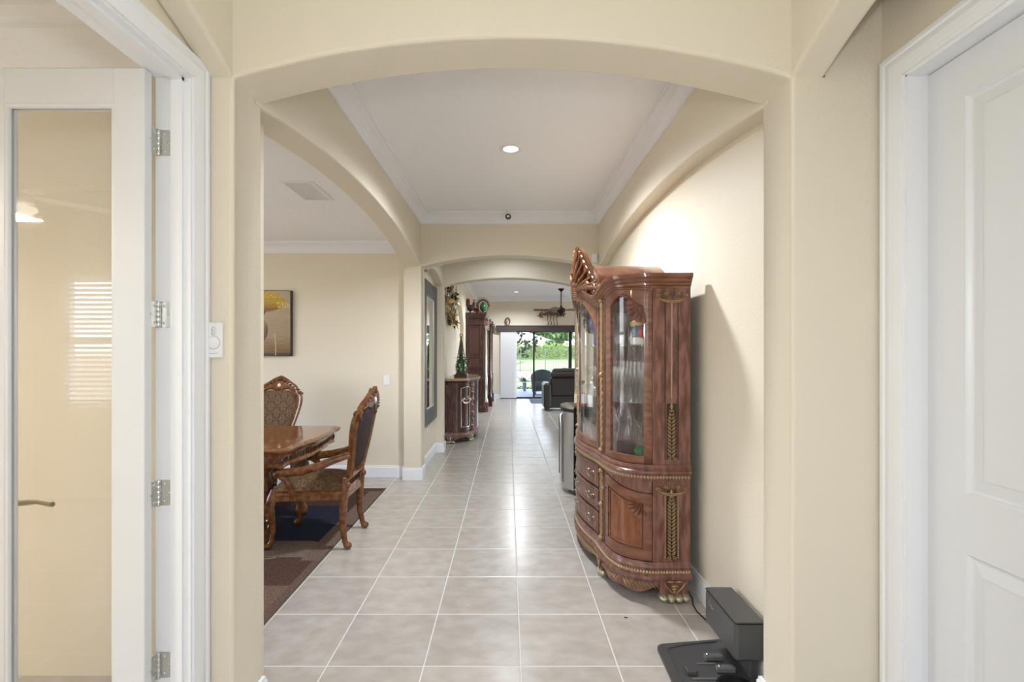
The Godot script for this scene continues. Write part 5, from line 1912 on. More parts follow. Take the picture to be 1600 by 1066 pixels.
func beverage_cooler() -> void:
	var root := thing("beverage_cooler", "tall stainless steel cooler with a bowed front behind the china cabinet", "cooler", at(0.667, 0, 5.21))
	# front bows towards the hall (local -x)
	var s := Shape.new()
	s.cbox(Vector3(0.43, 0.86, 0.515), 0.006, Transform3D(Basis(), Vector3(0.217, 0.455, 0)))
	part(root, "case", s, mats.black_gloss)
	var bow := []
	for i in 17:
		var t := i / 8.0 - 1.0
		bow.append(Vector2(-0.105 * (1.0 - t * t) - 0.004, -t * 0.258))
	s = Shape.new()
	var rws := []
	for v: Vector2 in bow:
		rws.append(PackedVector3Array([Vector3(v.x, 0.055, v.y), Vector3(v.x, 0.845, v.y)]))
	s.rows(rws, false, true, true)
	var poly := PackedVector2Array(bow)
	poly.append(Vector2(0.0, -0.258)); poly.append(Vector2(0.0, 0.258))
	for y: float in [0.055, 0.845]:
		var idx := Geometry2D.triangulate_polygon(poly)
		s.flat()
		for k in range(0, idx.size(), 3):
			s.tri(Vector3(poly[idx[k]].x, y, poly[idx[k]].y), Vector3(poly[idx[k + 1]].x, y, poly[idx[k + 1]].y), Vector3(poly[idx[k + 2]].x, y, poly[idx[k + 2]].y))
	part(root, "door", s, mats.steel)
	s = Shape.new()
	s.slab(poly, 0.030, Transform3D(Basis(Vector3.RIGHT, Vector3.BACK, Vector3.UP), Vector3(0.0, 0.848, 0)))
	part(root, "control_band", s, mats.black_gloss)
	s = Shape.new()
	s.slab(poly, 0.022, Transform3D(Basis(Vector3.RIGHT, Vector3.BACK, Vector3.UP), Vector3(0.0, 0.880, 0)), 0.0)
	part(root, "top_cap", s, mats.steel)
	s = Shape.new()
	slab_at(s, -0.0, 0.43, 0.885, 0.902, -0.257, 0.257)
	part(root, "lid", s, mats.black_gloss)
	s = Shape.new()
	s.cbox(Vector3(0.016, 0.62, 0.035), 0.006, Transform3D(Basis(), Vector3(-0.112, 0.47, -0.06)))
	part(root, "handle_recess", s, mats.black_plastic)
	s = Shape.new()
	s.tube([Vector3(-0.098, 0.09, 0.085), Vector3(-0.112, 0.12, 0.085), Vector3(-0.112, 0.80, 0.085), Vector3(-0.098, 0.83, 0.085)], 0.014, 10)
	part(root, "handle", s, mats.chrome)
	for z: float in [-0.22, 0.22]:
		s = Shape.new()
		s.lathe([Vector2(0.02, 0.0), Vector2(0.02, 0.03)], 12, Transform3D(Basis(), Vector3(0.05, 0, z)))
		part(root, "foot", s, mats.black_plastic)
	# bottles standing on top
	var top := 0.902
	var sets := [
		["liquor_bottle", "squat bottle with tan and black label on the cooler", 0.040, 0.25, 0.06, -0.13, lin(0.30, 0.17, 0.05), lin(0.62, 0.50, 0.28)],
		["liquor_bottle", "bottle with red and white label on the cooler", 0.038, 0.27, 0.10, -0.21, lin(0.45, 0.05, 0.05), lin(0.80, 0.76, 0.72)],
		["liquor_bottle", "tall white bottle on the cooler", 0.042, 0.26, 0.185, -0.22, lin(0.78, 0.79, 0.82), lin(0.82, 0.82, 0.84)],
		["liquor_bottle", "dark green wine bottle with cream label on the cooler", 0.037, 0.31, 0.27, -0.20, lin(0.02, 0.06, 0.02), lin(0.75, 0.70, 0.55)],
		["liquor_bottle", "slim black bottle at the back of the cooler", 0.034, 0.30, 0.22, -0.08, lin(0.015, 0.015, 0.018), lin(0.25, 0.20, 0.10)],
	]
	for k in sets.size():
		var q: Array = sets[k]
		var b := thing(q[0], q[1], "bottle", root.position + Vector3(q[4], top, -q[5]), "bottles on the cooler")
		var r: float = q[2]
		var h: float = q[3]
		s = Shape.new()
		s.lathe([Vector2(0.0, 0.002), Vector2(r * 0.92, 0.0), Vector2(r, 0.008), Vector2(r, h * 0.60), Vector2(r * 0.82, h * 0.69), Vector2(r * 0.36, h * 0.77), Vector2(r * 0.33, h * 0.92)], 20, Transform3D(), false)
		part(b, "body", s, mat("bottle%d" % k, q[6], 0.12))
		s = Shape.new()
		s.lathe([Vector2(r + 0.0008, h * 0.14), Vector2(r + 0.0008, h * 0.50)], 20, Transform3D(), false)
		part(b, "paper_label", s, mat("bottle_label%d" % k, q[7], 0.6))
		s = Shape.new()
		s.lathe([Vector2(r * 0.40, h * 0.90), Vector2(r * 0.42, h * 0.91), Vector2(r * 0.42, h * 0.995), Vector2(0.0, h)], 16, Transform3D(), false)
		part(b, "cap", s, mats.gilt if k in [0, 4] else mats.black_gloss if k != 2 else mats.plastic_white)

# ------------------------------------------------------------------ bay and family room
func far_materials() -> void:
	mat("charcoal_frame", lin(0.050, 0.051, 0.055), 0.35, 0.2)
	mat("mirror_glass", lin(0.80, 0.82, 0.84), 0.02, 1.0)
	mat("leaf_gold", lin(0.72, 0.54, 0.25), 0.3, 0.55)
	mat("leaf_bronze", lin(0.16, 0.09, 0.045), 0.4, 0.5)
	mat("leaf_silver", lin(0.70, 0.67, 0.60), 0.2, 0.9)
	mat("marble_tan", lin(0.42, 0.30, 0.21), 0.2)
	mat("emerald", lin(0.015, 0.085, 0.035), 0.12)
	mat("iron", lin(0.025, 0.022, 0.02), 0.45, 0.4)
	mat("rooster_red", lin(0.20, 0.035, 0.015), 0.35)
	mat("leather", lin(0.030, 0.025, 0.023), 0.38)
	mat("valance_wood", lin(0.060, 0.042, 0.040), 0.4)
	mat("blind_white", lin(0.72, 0.72, 0.73), 0.6)
	mat("fan_metal", lin(0.018, 0.014, 0.012), 0.35, 0.4)
	mat("fan_blade", lin(0.17, 0.065, 0.03), 0.4)
	mat("carved_brown", lin(0.16, 0.075, 0.035), 0.45)
	mat("slider_frame", lin(0.012, 0.011, 0.011), 0.4)
	mat("mat_blue", lin(0.075, 0.095, 0.13), 0.9)
	mat("patio", lin(0.16, 0.19, 0.23), 0.7)
	mat("lawn", lin(0.12, 0.175, 0.045), 0.95)
	mat("stone_wall", lin(0.36, 0.30, 0.26), 0.9)
	mat("navy_wicker", lin(0.008, 0.015, 0.030), 0.85)
	mat("hedge_leaf", lin(0.105, 0.155, 0.026), 0.6, 0.0, {"backlight_enabled": true, "backlight": lin(0.15, 0.22, 0.03)})
	mat("tree_leaf", lin(0.065, 0.13, 0.04), 0.7, 0.0, {"backlight_enabled": true, "backlight": lin(0.10, 0.16, 0.04)})
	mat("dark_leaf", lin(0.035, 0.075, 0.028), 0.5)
	mat("bark", lin(0.10, 0.075, 0.055), 0.9)
	mat("roof_pale", lin(0.62, 0.60, 0.57), 0.8)
	mat("house_wall", lin(0.70, 0.62, 0.50), 0.8)

func framed_mirror() -> void:
	var root := thing("wall_mirror", "tall mirror in a wide charcoal frame hung in the bay between the arches", "mirror", at(-1.066, 1.45, 6.575))
	# local: x out of the wall, y up, z towards the camera
	var s := Shape.new()
	var hw := 0.525
	var hh := 0.935
	s.sweep([Vector3(0, -hh, hw), Vector3(0, -hh, -hw), Vector3(0, hh, -hw), Vector3(0, hh, hw)], [Vector2(0, 0), Vector2(0, 0.030), Vector2(0.02, 0.036), Vector2(0.17, 0.030), Vector2(0.185, 0.020), Vector2(0.205, 0.018), Vector2(0.205, 0)], Vector3.RIGHT, true)
	part(root, "frame", s, mats.charcoal_frame)
	s = Shape.new()
	s.sweep([Vector3(0, -hh + 0.2, hw - 0.2), Vector3(0, -hh + 0.2, -hw + 0.2), Vector3(0, hh - 0.2, -hw + 0.2), Vector3(0, hh - 0.2, hw - 0.2)], [Vector2(0, 0.012), Vector2(0.0, 0.024), Vector2(0.010, 0.026), Vector2(0.016, 0.012)], Vector3.RIGHT, true)
	part(root, "inner_bead", s, mats.nickel)
	s = Shape.new()
	s.box(Vector3(0.004, -hh + 0.19, -hw + 0.19), Vector3(0.012, hh - 0.19, hw - 0.19))
	part(root, "mirror_pane", s, mats.mirror_glass)
	var o := thing("wall_outlet", "white electrical outlet below the charcoal mirror", "outlet", at(-1.066, 0.456, 6.42))
	s = Shape.new()
	s.cbox(Vector3(0.007, 0.118, 0.072), 0.002, Transform3D(Basis(), Vector3(0.0035, 0, 0)))
	part(o, "plate", s, mats.plastic_white)
	for y: float in [-0.02, 0.02]:
		s = Shape.new()
		s.cbox(Vector3(0.003, 0.028, 0.034), 0.001, Transform3D(Basis(), Vector3(0.008, y, 0)))
		part(o, "socket", s, mats.trim_white)

func leaf_sculpture() -> void:
	var root := thing("leaf_wall_sculpture", "gold and bronze metal leaf sculpture on the left wall above the sideboard", "wall art", at(-1.03, 2.27, 8.42))
	var rng := RandomNumberGenerator.new()
	rng.seed = 4
	var sets := [Shape.new(), Shape.new(), Shape.new()]
	for k in 150:
		var y := rng.randf_range(-0.32, 0.32)
		var wide := 0.62 * clampf(1.0 - pow(maxf(0.0, -y - 0.02) / 0.36, 1.2), 0.08, 1.0) * clampf(1.0 - pow(maxf(0.0, y - 0.15) / 0.35, 2.0), 0.2, 1.0)
		var z := rng.randf_range(-1.0, 1.0) * wide
		var a := rng.randf_range(0, TAU)
		var nn := Vector3(1, rng.randf_range(-0.7, 0.7), rng.randf_range(-0.9, 0.9)).normalized()
		var along := Vector3(rng.randf_range(-0.1, 0.5), sin(a), cos(a)).normalized()
		along = (along - nn * along.dot(nn)).normalized()
		var q: Shape = sets[[0, 0, 1, 0, 2, 2, 1][rng.randi() % 7]]
		q.leaf(Vector3(rng.randf_range(0.01, 0.10), y, z), along, nn, rng.randf_range(0.12, 0.20), rng.randf_range(0.05, 0.085), 0.014)
	for k in 9:
		var z := -0.4 + 0.1 * k
		sets[1].tube([Vector3(0.02, -0.34, z * 0.12), Vector3(0.05, -0.05, z * 0.7), Vector3(0.03, 0.26, z * 1.1)], 0.006, 5)
	for k in 3:
		var o := part(root, "metal_leaves", sets[k], [mats.leaf_gold, mats.leaf_bronze, mats.leaf_silver][k])
		o.set_meta("kind", "stuff")

func sideboard() -> void:
	var root := thing("sideboard", "dark carved bow front sideboard with stone top along the left wall", "sideboard", at(-1.012, 0, 8.54))
	root.rotation.y = PI
	var half := [Vector2(-0.75, 0.0), Vector2(-0.75, 0.09), Vector2(-0.75, 0.185), Vector2(-0.735, 0.25), Vector2(-0.70, 0.305), Vector2(-0.63, 0.355), Vector2(-0.53, 0.385), Vector2(-0.45, 0.40)]
	var keys := half.duplicate()
	keys.append_array([Vector2(-0.36, 0.43), Vector2(-0.18, 0.475), Vector2(0.0, 0.49), Vector2(0.18, 0.475), Vector2(0.36, 0.43)])
	for i in range(half.size() - 1, -1, -1):
		keys.append(Vector2(-half[i].x, half[i].y))
	var p := Plan.new(keys)
	var L := p.length
	var wood: Material = mats.mahogany
	var outline := func(off: float) -> PackedVector2Array:
		var o := PackedVector2Array()
		for u: float in p.us(0.0, L, 0.03):
			var q := p.place(u)
			var v: Vector2 = q[0] + q[1] * off
			o.append(Vector2(-v.y, v.x))
		o[0].x = 0.0
		o[o.size() - 1].x = 0.0
		return o
	var s := Shape.new()
	s.slab(outline.call(-0.004), 0.89, Transform3D(Basis(Vector3.RIGHT, Vector3.FORWARD, Vector3.UP), Vector3(0, 0.11, 0)))
	part(root, "body", s, wood)
	s = Shape.new()
	s.slab(outline.call(0.035), 0.034, Transform3D(Basis(Vector3.RIGHT, Vector3.FORWARD, Vector3.UP), Vector3(0, 1.004, 0)))
	part(root, "stone_top", s, mats.marble_tan)
	s = Shape.new()
	plan_sweep(s, p, 0.0, L, [Vector2(-0.01, 0.955), Vector2(0.006, 0.957), Vector2(0.010, 0.975), Vector2(0.022, 0.985), Vector2(0.026, 1.003), Vector2(-0.01, 1.003)])
	part(root, "top_moulding", s, wood)
	s = Shape.new()
	plan_sweep(s, p, 0.0, L, [Vector2(-0.01, 0.10), Vector2(0.022, 0.10), Vector2(0.026, 0.115), Vector2(0.016, 0.13), Vector2(0.018, 0.155), Vector2(0.008, 0.175), Vector2(-0.01, 0.18)])
	part(root, "base_moulding", s, mats.cherry)
	s = Shape.new()
	plan_beads(s, p, 0.004, L - 0.004, 0.142, 0.017, 0.016)
	part(root, "braid", s, mats.leaf_silver)
	var uc := p.u_of(-0.47)
	for e in 2:
		var f := func(u: float) -> float: return u if e == 0 else L - u
		var a: float = minf(f.call(0.20), f.call(uc - 0.05))
		var b: float = maxf(f.call(0.20), f.call(uc - 0.05))
		# end pilaster carving
		s = Shape.new()
		leaf_drop(s, p, f.call(0.092), 0.24, 0.52, 0.04, 0.002)
		acanthus(s, p, f.call(0.092), 0.92, 0.15, 0.05, 0.002)
		part(root, "pilaster_carving", s, mats.cherry)
		var door := thing_part(root, "door")
		s = Shape.new()
		var lo := func(u: float) -> float: return 0.86 + 0.05 * sin(PI * (u - a) / (b - a))
		strip(s, p, a, a + 0.05, 0.19, 0.95, -0.01, 0.012, 0.004)
		strip(s, p, b - 0.05, b, 0.19, 0.95, -0.01, 0.012, 0.004)
		strip(s, p, a + 0.05, b - 0.05, 0.19, 0.25, -0.01, 0.012, 0.004)
		strip(s, p, a + 0.05, b - 0.05, lo, 0.95, -0.01, 0.012, 0.004)
		part(door, "frame", s, wood)
		s = Shape.new()
		var line := []
		for u: float in p.us(a + 0.06, b - 0.06, 0.03): line.append(p.point(u, 0.26, 0.006))
		for u: float in p.us(a + 0.06, b - 0.06, 0.03).map(func(v): return a + b - v): line.append(p.point(u, 0.85 + 0.05 * sin(PI * (u - a) / (b - a)), 0.006))
		line.append(line[0])
		s.tube(line, 0.008, 6)
		part(door, "silver_bead", s, mats.leaf_silver)
		s = Shape.new()
		var um := (a + b) / 2
		acanthus(s, p, um, 0.70, 0.20, 0.10, 0.006)
		part(door, "carving", s, mats.leaf_silver)
		s = Shape.new()
		s.ball(p.point(um, 0.735, 0.02), Vector3(0.03, 0.025, 0.03), 12, 7)
		part(door, "knob", s, mats.pewter)
		# thick spiral column
		s = Shape.new()
		rope_post(s, p.point(f.call(uc), 0, 0.005), 0.19, 0.95, 0.038, 6.0)
		for y: float in [0.20, 0.94]:
			s.ball(p.point(f.call(uc), y, 0.008), Vector3(0.055, 0.03, 0.055), 12, 7)
		part(root, "spiral_column", s, mats.cherry)
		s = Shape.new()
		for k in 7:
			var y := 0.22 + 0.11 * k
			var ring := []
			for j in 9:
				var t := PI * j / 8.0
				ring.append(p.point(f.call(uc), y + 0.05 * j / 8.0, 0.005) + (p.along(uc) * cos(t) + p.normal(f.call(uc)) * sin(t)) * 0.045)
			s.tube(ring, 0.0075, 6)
		part(root, "column_highlights", s, mats.leaf_silver).set_meta("kind", "stuff")  # silver rings standing for highlights on the ridged column
	for u: float in [0.09, uc, L - uc, L - 0.09]:
		paw_foot(root, p.point(u, 0.0, 0.018), p.normal(u), p.along(u), 0.13, wood, mats.leaf_silver)
	s = Shape.new()
	strip(s, p, 0.15, L - 0.15, func(u: float) -> float: return 0.075 + 0.02 * cos(u * 14.0), 0.105, -0.01, 0.012)
	part(root, "apron", s, mats.cherry)
	# green tower ornament on top
	var t := thing("tower_ornament", "green glass and dark metal tower ornament standing on the sideboard", "ornament", at(-0.79, 1.038, 8.22))
	s = Shape.new()
	s.cbox(Vector3(0.22, 0.05, 0.22), 0.006, Transform3D(Basis(), Vector3(0, 0.025, 0)))
	s.cbox(Vector3(0.17, 0.02, 0.17), 0.004, Transform3D(Basis(), Vector3(0, 0.06, 0)))
	part(t, "plinth", s, mats.mahogany)
	s = Shape.new()
	s.lathe([Vector2(0.085, 0.07), Vector2(0.085, 0.25), Vector2(0.07, 0.30)], 6)
	part(t, "glass_block", s, mats.emerald)
	var rng := RandomNumberGenerator.new()
	rng.seed = 9
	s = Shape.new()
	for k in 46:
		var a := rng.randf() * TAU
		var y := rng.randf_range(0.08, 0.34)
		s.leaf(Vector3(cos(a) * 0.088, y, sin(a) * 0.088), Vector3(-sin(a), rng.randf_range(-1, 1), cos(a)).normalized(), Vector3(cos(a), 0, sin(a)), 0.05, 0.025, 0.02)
	part(t, "glass_highlights", s, mats.leaf_silver).set_meta("kind", "stuff")  # silver chips standing for white highlights on the green glass
	s = Shape.new()
	for k in 6:
		var a := TAU * k / 6.0
		s.tube([Vector3(cos(a) * 0.07, 0.30, sin(a) * 0.07), Vector3(cos(a) * 0.045, 0.42, sin(a) * 0.045), Vector3(cos(a) * 0.012, 0.62, sin(a) * 0.012)], 0.007, 6)
	for k in 5:
		s.lathe([Vector2(0.066 - 0.012 * k, 0.33 + 0.055 * k), Vector2(0.074 - 0.012 * k, 0.338 + 0.055 * k), Vector2(0.064 - 0.012 * k, 0.346 + 0.055 * k)], 12, Transform3D(), false)
	s.lathe([Vector2(0.012, 0.60), Vector2(0.012, 0.66), Vector2(0.02, 0.665), Vector2(0.01, 0.68)], 10)
	for k in 12:
		var a := TAU * k / 12.0
		var b := TAU * (k + 1) / 12.0
		s.tube([Vector3(0.024 * cos(a), 0.705 + 0.024 * sin(a), 0), Vector3(0.024 * cos(b), 0.705 + 0.024 * sin(b), 0)], 0.006, 6)
	part(t, "spire", s, mat("spire_metal", lin(0.10, 0.085, 0.05), 0.35, 0.7))
	s = Shape.new()
	s.lathe([Vector2(0.045, 0.30), Vector2(0.035, 0.42), Vector2(0.008, 0.58)], 8)
	part(t, "inner_glass", s, mats.emerald)

func wall_unit() -> void:
	var root := thing("wall_unit", "tall dark wood wall unit with cornice and columns beyond the sideboard", "cabinet", at(-1.012, 0, 11.85))
	var w: Material = mats.mahogany
	# local: x out from the wall, z = -(distance beyond the near end)
	var boxes := [["bookcase", 0.0, 1.25, 0.42, 2.36], ["bookcase", 1.25, 2.75, 0.47, 2.28]]
	for q in boxes:
		var c := thing_part(root, q[0])
		var s := Shape.new()
		s.box(Vector3(0, 0.10, -q[2]), Vector3(q[3], q[4], -q[1]))
		part(c, "case", s, w)
		s = Shape.new()
		var path := [Vector3(0, 0, -q[1]), Vector3(q[3], 0, -q[1]), Vector3(q[3], 0, -q[2]), Vector3(0, 0, -q[2])]
		var lift := path.map(func(v): return v + Vector3(0, q[4], 0))
		s.sweep(lift, [Vector2(0.03, -0.24), Vector2(-0.012, -0.24), Vector2(-0.016, -0.215), Vector2(-0.006, -0.205), Vector2(-0.008, -0.10), Vector2(-0.024, -0.09), Vector2(-0.022, -0.065), Vector2(-0.05, -0.035), Vector2(-0.055, 0.0), Vector2(-0.075, 0.025), Vector2(-0.078, 0.055), Vector2(0.03, 0.055)])
		s.box(Vector3(0, q[4], -q[2]), Vector3(q[3], q[4] + 0.05, -q[1]))
		part(c, "cornice", s, w)
		s = Shape.new()
		s.sweep(path, [Vector2(0.03, 0.0), Vector2(-0.035, 0.0), Vector2(-0.035, 0.10), Vector2(-0.018, 0.135), Vector2(0.0, 0.15), Vector2(0.03, 0.15)])
		part(c, "plinth", s, w)
	# side panels with raised mouldings facing the camera
	for q in [[0.22, 1.00], [1.08, 1.34], [1.40, 2.08]]:
		var s := Shape.new()
		s.sweep([Vector3(0.07, q[0], 0), Vector3(0.34, q[0], 0), Vector3(0.34, q[1], 0), Vector3(0.07, q[1], 0)], [Vector2(0, 0), Vector2(0.004, 0.010), Vector2(0.018, 0.012), Vector2(0.026, 0.003), Vector2(0.03, 0)].map(func(v): return Vector2(v.x, v.y)), Vector3.BACK, true)
		var pn := part(root, "side_panel", s, w)
		s = Shape.new()
		s.box(Vector3(0.10, q[0] + 0.03, 0), Vector3(0.31, q[1] - 0.03, 0.004))
		part(pn, "field", s, mat("panel_red", lin(0.085, 0.030, 0.022), 0.3))
	# corner columns with pale carved shafts
	for k in 3:
		var z: float = [-0.10, -1.30, -2.66][k]
		var x: float = 0.46 if k == 0 else 0.52
		var s := Shape.new()
		s.cbox(Vector3(0.13, 0.24, 0.15), 0.008, Transform3D(Basis(), Vector3(x, 0.12, z)))
		var col := part(root, "column", s, mats.cherry if k == 0 else w)
		s = Shape.new()
		s.cbox(Vector3(0.11, 0.12, 0.13), 0.008, Transform3D(Basis(), Vector3(x, 2.16, z)))
		part(col, "capital", s, mats.cherry if k == 0 else w)
		s = Shape.new()
		s.lathe([Vector2(0.055, 0.24), Vector2(0.05, 0.30), Vector2(0.035, 0.33), Vector2(0.045, 0.60), Vector2(0.05, 0.80), Vector2(0.035, 0.86), Vector2(0.035, 1.98), Vector2(0.05, 2.02), Vector2(0.055, 2.10)], 14, Transform3D(Basis(), Vector3(x, 0, z)), true, 0.10, 7)
		part(col, "shaft", s, mats.leaf_silver if k == 0 else w)
		s = Shape.new()
		for j in 6:
			s.leaf(Vector3(x + 0.06, 2.30 - 0.05 * j, z + 0.02), Vector3(0.3, -1, 0.3).normalized(), Vector3(1, 0, 0.6).normalized(), 0.09, 0.07, 0.03)
		part(col, "carving", s, mats.leaf_silver if k == 0 else w)
	# ornaments on top
	var y := 2.412
	var r := thing("rooster_ornament", "dark red rooster ornament on top of the wall unit", "ornament", at(-0.93, y, 12.02))
	var s := Shape.new()
	s.lathe([Vector2(0.05, 0), Vector2(0.05, 0.015), Vector2(0.02, 0.03), Vector2(0.02, 0.06)], 12)
	s.ball(Vector3(0, 0.13, 0), Vector3(0.085, 0.085, 0.06), 14, 8)
	s.tube([Vector3(0.05, 0.15, 0), Vector3(0.085, 0.22, 0), Vector3(0.09, 0.28, 0)], [0.05, 0.035, 0.026], 10)
	part(r, "body", s, mats.iron)
	s = Shape.new()
	for k in 7:
		s.leaf(Vector3(-0.06, 0.14, 0.01 * (k - 3)), Vector3(-0.5 + 0.12 * k, 1.0, 0.05 * (k - 3)).normalized(), Vector3(0, 0, 1), 0.24, 0.07, 0.02)
	part(r, "tail", s, mats.rooster_red)
	s = Shape.new()
	for k in 4:
		s.leaf(Vector3(0.07 + 0.014 * k, 0.295, 0), Vector3(0.1, 1, 0).normalized(), Vector3(0, 0, 1), 0.05, 0.02, 0.01)
	part(r, "comb", s, mats.rooster_red)
	var v := thing("green_vase", "round green glass vase in a dark iron hoop on top of the wall unit", "vase", at(-0.62, y, 12.1))
	s = Shape.new()
	s.lathe([Vector2(0.03, 0.05), Vector2(0.07, 0.09), Vector2(0.085, 0.16), Vector2(0.065, 0.23), Vector2(0.03, 0.26), Vector2(0.035, 0.28)], 18)
	part(v, "body", s, mats.emerald)
	s = Shape.new()
	s.lathe([Vector2(0.06, 0), Vector2(0.055, 0.012), Vector2(0.02, 0.03), Vector2(0.03, 0.055)], 14)
	var hoop := []
	for k in 19:
		var a := PI * k / 18.0
		hoop.append(Vector3(0.135 * cos(a), 0.18 + 0.15 * sin(a), 0))
	s.tube(hoop, 0.014, 8)
	s.tube([Vector3(0.135, 0.18, 0), Vector3(0.10, 0.06, 0), Vector3(0.03, 0.02, 0)], 0.010, 6)
	s.tube([Vector3(-0.135, 0.18, 0), Vector3(-0.10, 0.06, 0), Vector3(-0.03, 0.02, 0)], 0.010, 6)
	part(v, "iron_hoop", s, mats.iron)
	s = Shape.new()
	for k in 14:
		var a := PI * k / 13.0
		s.leaf(Vector3(0.135 * cos(a), 0.18 + 0.15 * sin(a), 0.01), Vector3(cos(a + 0.6), sin(a + 0.6), 0.2).normalized(), Vector3.BACK, 0.07, 0.03, 0.015)
	part(v, "iron_leaves", s, mat("rust_leaf", lin(0.16, 0.06, 0.025), 0.5)).set_meta("kind", "stuff")
	var fb := thing("red_figure", "small red and orange bird figure beside the green vase", "figurine", at(-0.78, y, 12.24))
	s = Shape.new()
	s.ball(Vector3(0, 0.08, 0), Vector3(0.045, 0.08, 0.04), 12, 8)
	s.ball(Vector3(0.02, 0.19, 0), Vector3(0.03, 0.035, 0.03), 12, 7)
	part(fb, "body", s, mats.rooster_red)
	s = Shape.new()
	for k in 5:
		s.leaf(Vector3(-0.02, 0.10, 0.03), Vector3(-0.6, 0.8 - 0.3 * k, 0.1).normalized(), Vector3.BACK, 0.11, 0.04, 0.012)
	part(fb, "wing", s, mat("orange_glaze", lin(0.40, 0.14, 0.06), 0.35))

func sliding_door() -> void:
	var root := struct_root("window_4", "wide black framed sliding glass door to the patio", "sliding door")
	var m: Material = mats.slider_frame
	for q in [[-0.24, -0.20], [0.78, 0.835], [1.90, 2.0], [3.36, 3.40]]:
		var s := Shape.new()
		slab_at(s, q[0], q[1], 0.0, 2.14, 15.36, 15.44)
		part(root, "stile", s, m)
	for q in [[0.0, 0.05], [2.08, 2.14]]:
		var s := Shape.new()
		slab_at(s, -0.24, 3.40, q[0], q[1], 15.355, 15.445)
		part(root, "rail", s, m)
	for q in [[-0.20, 0.78], [0.835, 1.90], [2.0, 3.36]]:
		var s := Shape.new()
		slab_at(s, q[0], q[1], 0.05, 2.08, 15.398, 15.402)
		part(root, "pane", s, mats.pane)
	var s := Shape.new()
	s.cbox(Vector3(0.03, 0.16, 0.03), 0.006, Transform3D(Basis(), at(0.81, 1.0, 15.345)))
	part(root, "pull", s, m)
	var b := thing("vertical_blind", "white vertical blind drawn to the side of the sliding door", "blind", at(0, 0, 15.22))
	for k in 14:
		s = Shape.new()
		s.cbox(Vector3(0.089, 2.06, 0.0015), 0.0005, Transform3D(Basis(Vector3.UP, 0.55), Vector3(-0.20 + 0.033 * k, 1.06, 0)))
		part(b, "slat", s, mats.blind_white)
	s = Shape.new()
	s.cbox(Vector3(3.7, 0.17, 0.13), 0.008, Transform3D(Basis(), at(1.49, 2.185, 15.225)))
	var v := thing("valance", "dark wood valance box above the sliding door", "valance")
	part(v, "box", s, mats.valance_wood)
	s = Shape.new()
	s.cbox(Vector3(3.74, 0.02, 0.16), 0.006, Transform3D(Basis(), at(1.49, 2.275, 15.22)))
	part(v, "cap", s, mats.valance_wood)
	# ornaments along the valance
	var y := 2.294
	s = Shape.new()
	var loop := []
	for k in 15:
		var a := -0.8 + TAU * 0.78 * k / 14.0
		loop.append(Vector3(0.075 * cos(a), 0.13 + 0.10 * sin(a), 0))
	s.tube(loop, 0.017, 8)
	s.tube([Vector3(-0.06, 0.16, 0), Vector3(0.0, 0.13, 0.01), Vector3(-0.05, 0.06, 0), Vector3(0.0, 0.012, 0)], 0.016, 8)
	s.cbox(Vector3(0.13, 0.015, 0.06), 0.004, Transform3D(Basis(), Vector3(0, 0.0075, 0)))
	solo("loop_figure", "small brown abstract loop figure on the valance", "figurine", s, mats.carved_brown, at(-0.02, y, 15.22))
	var an := thing("animal_sculpture", "carved brown sculpture on four long thin legs standing on the valance", "sculpture", at(1.36, y, 15.22))
	for k in 4:
		s = Shape.new()
		var x := -0.13 + 0.095 * k
		s.tube([Vector3(x, 0.0, 0), Vector3(x + 0.02, 0.08, 0.005), Vector3(x - 0.015, 0.18, 0), Vector3(x + 0.01, 0.28, 0), Vector3(x - 0.03, 0.34, 0)], [0.016, 0.010, 0.010, 0.012, 0.02], 7)
		part(an, "leg", s, mats.iron)
	var rng := RandomNumberGenerator.new()
	rng.seed = 15
	s = Shape.new()
	s.tube([Vector3(-0.30, 0.33, 0), Vector3(-0.12, 0.37, 0), Vector3(0.05, 0.41, 0), Vector3(0.20, 0.36, 0), Vector3(0.32, 0.30, 0)], [0.02, 0.045, 0.06, 0.05, 0.03], 9)
	for k in 34:
		var x := rng.randf_range(-0.40, 0.36)
		s.leaf(Vector3(x, 0.36 - 0.25 * x * x + rng.randf_range(-0.07, 0.06), 0.03), Vector3(rng.randf_range(-1, 1), rng.randf_range(-0.6, 0.8), 0.2).normalized(), Vector3.BACK, 0.11, 0.035, 0.015)
	for sg: float in [-1.0, 1.0]:
		s.ball(Vector3(sg * 0.36 + 0.0, 0.33 + 0.02 * sg, 0.0), Vector3(0.05, 0.06, 0.04), 10, 6)
	part(an, "body", s, mats.carved_brown)
	s = Shape.new()
	slab_at(s, 0.60, 1.20, 0.0, 0.008, 13.9, 15.1)
	solo("door_mat", "blue grey door mat in front of the sliding door", "mat", s, mats.mat_blue, Vector3(0.05, 0.0005, 0))

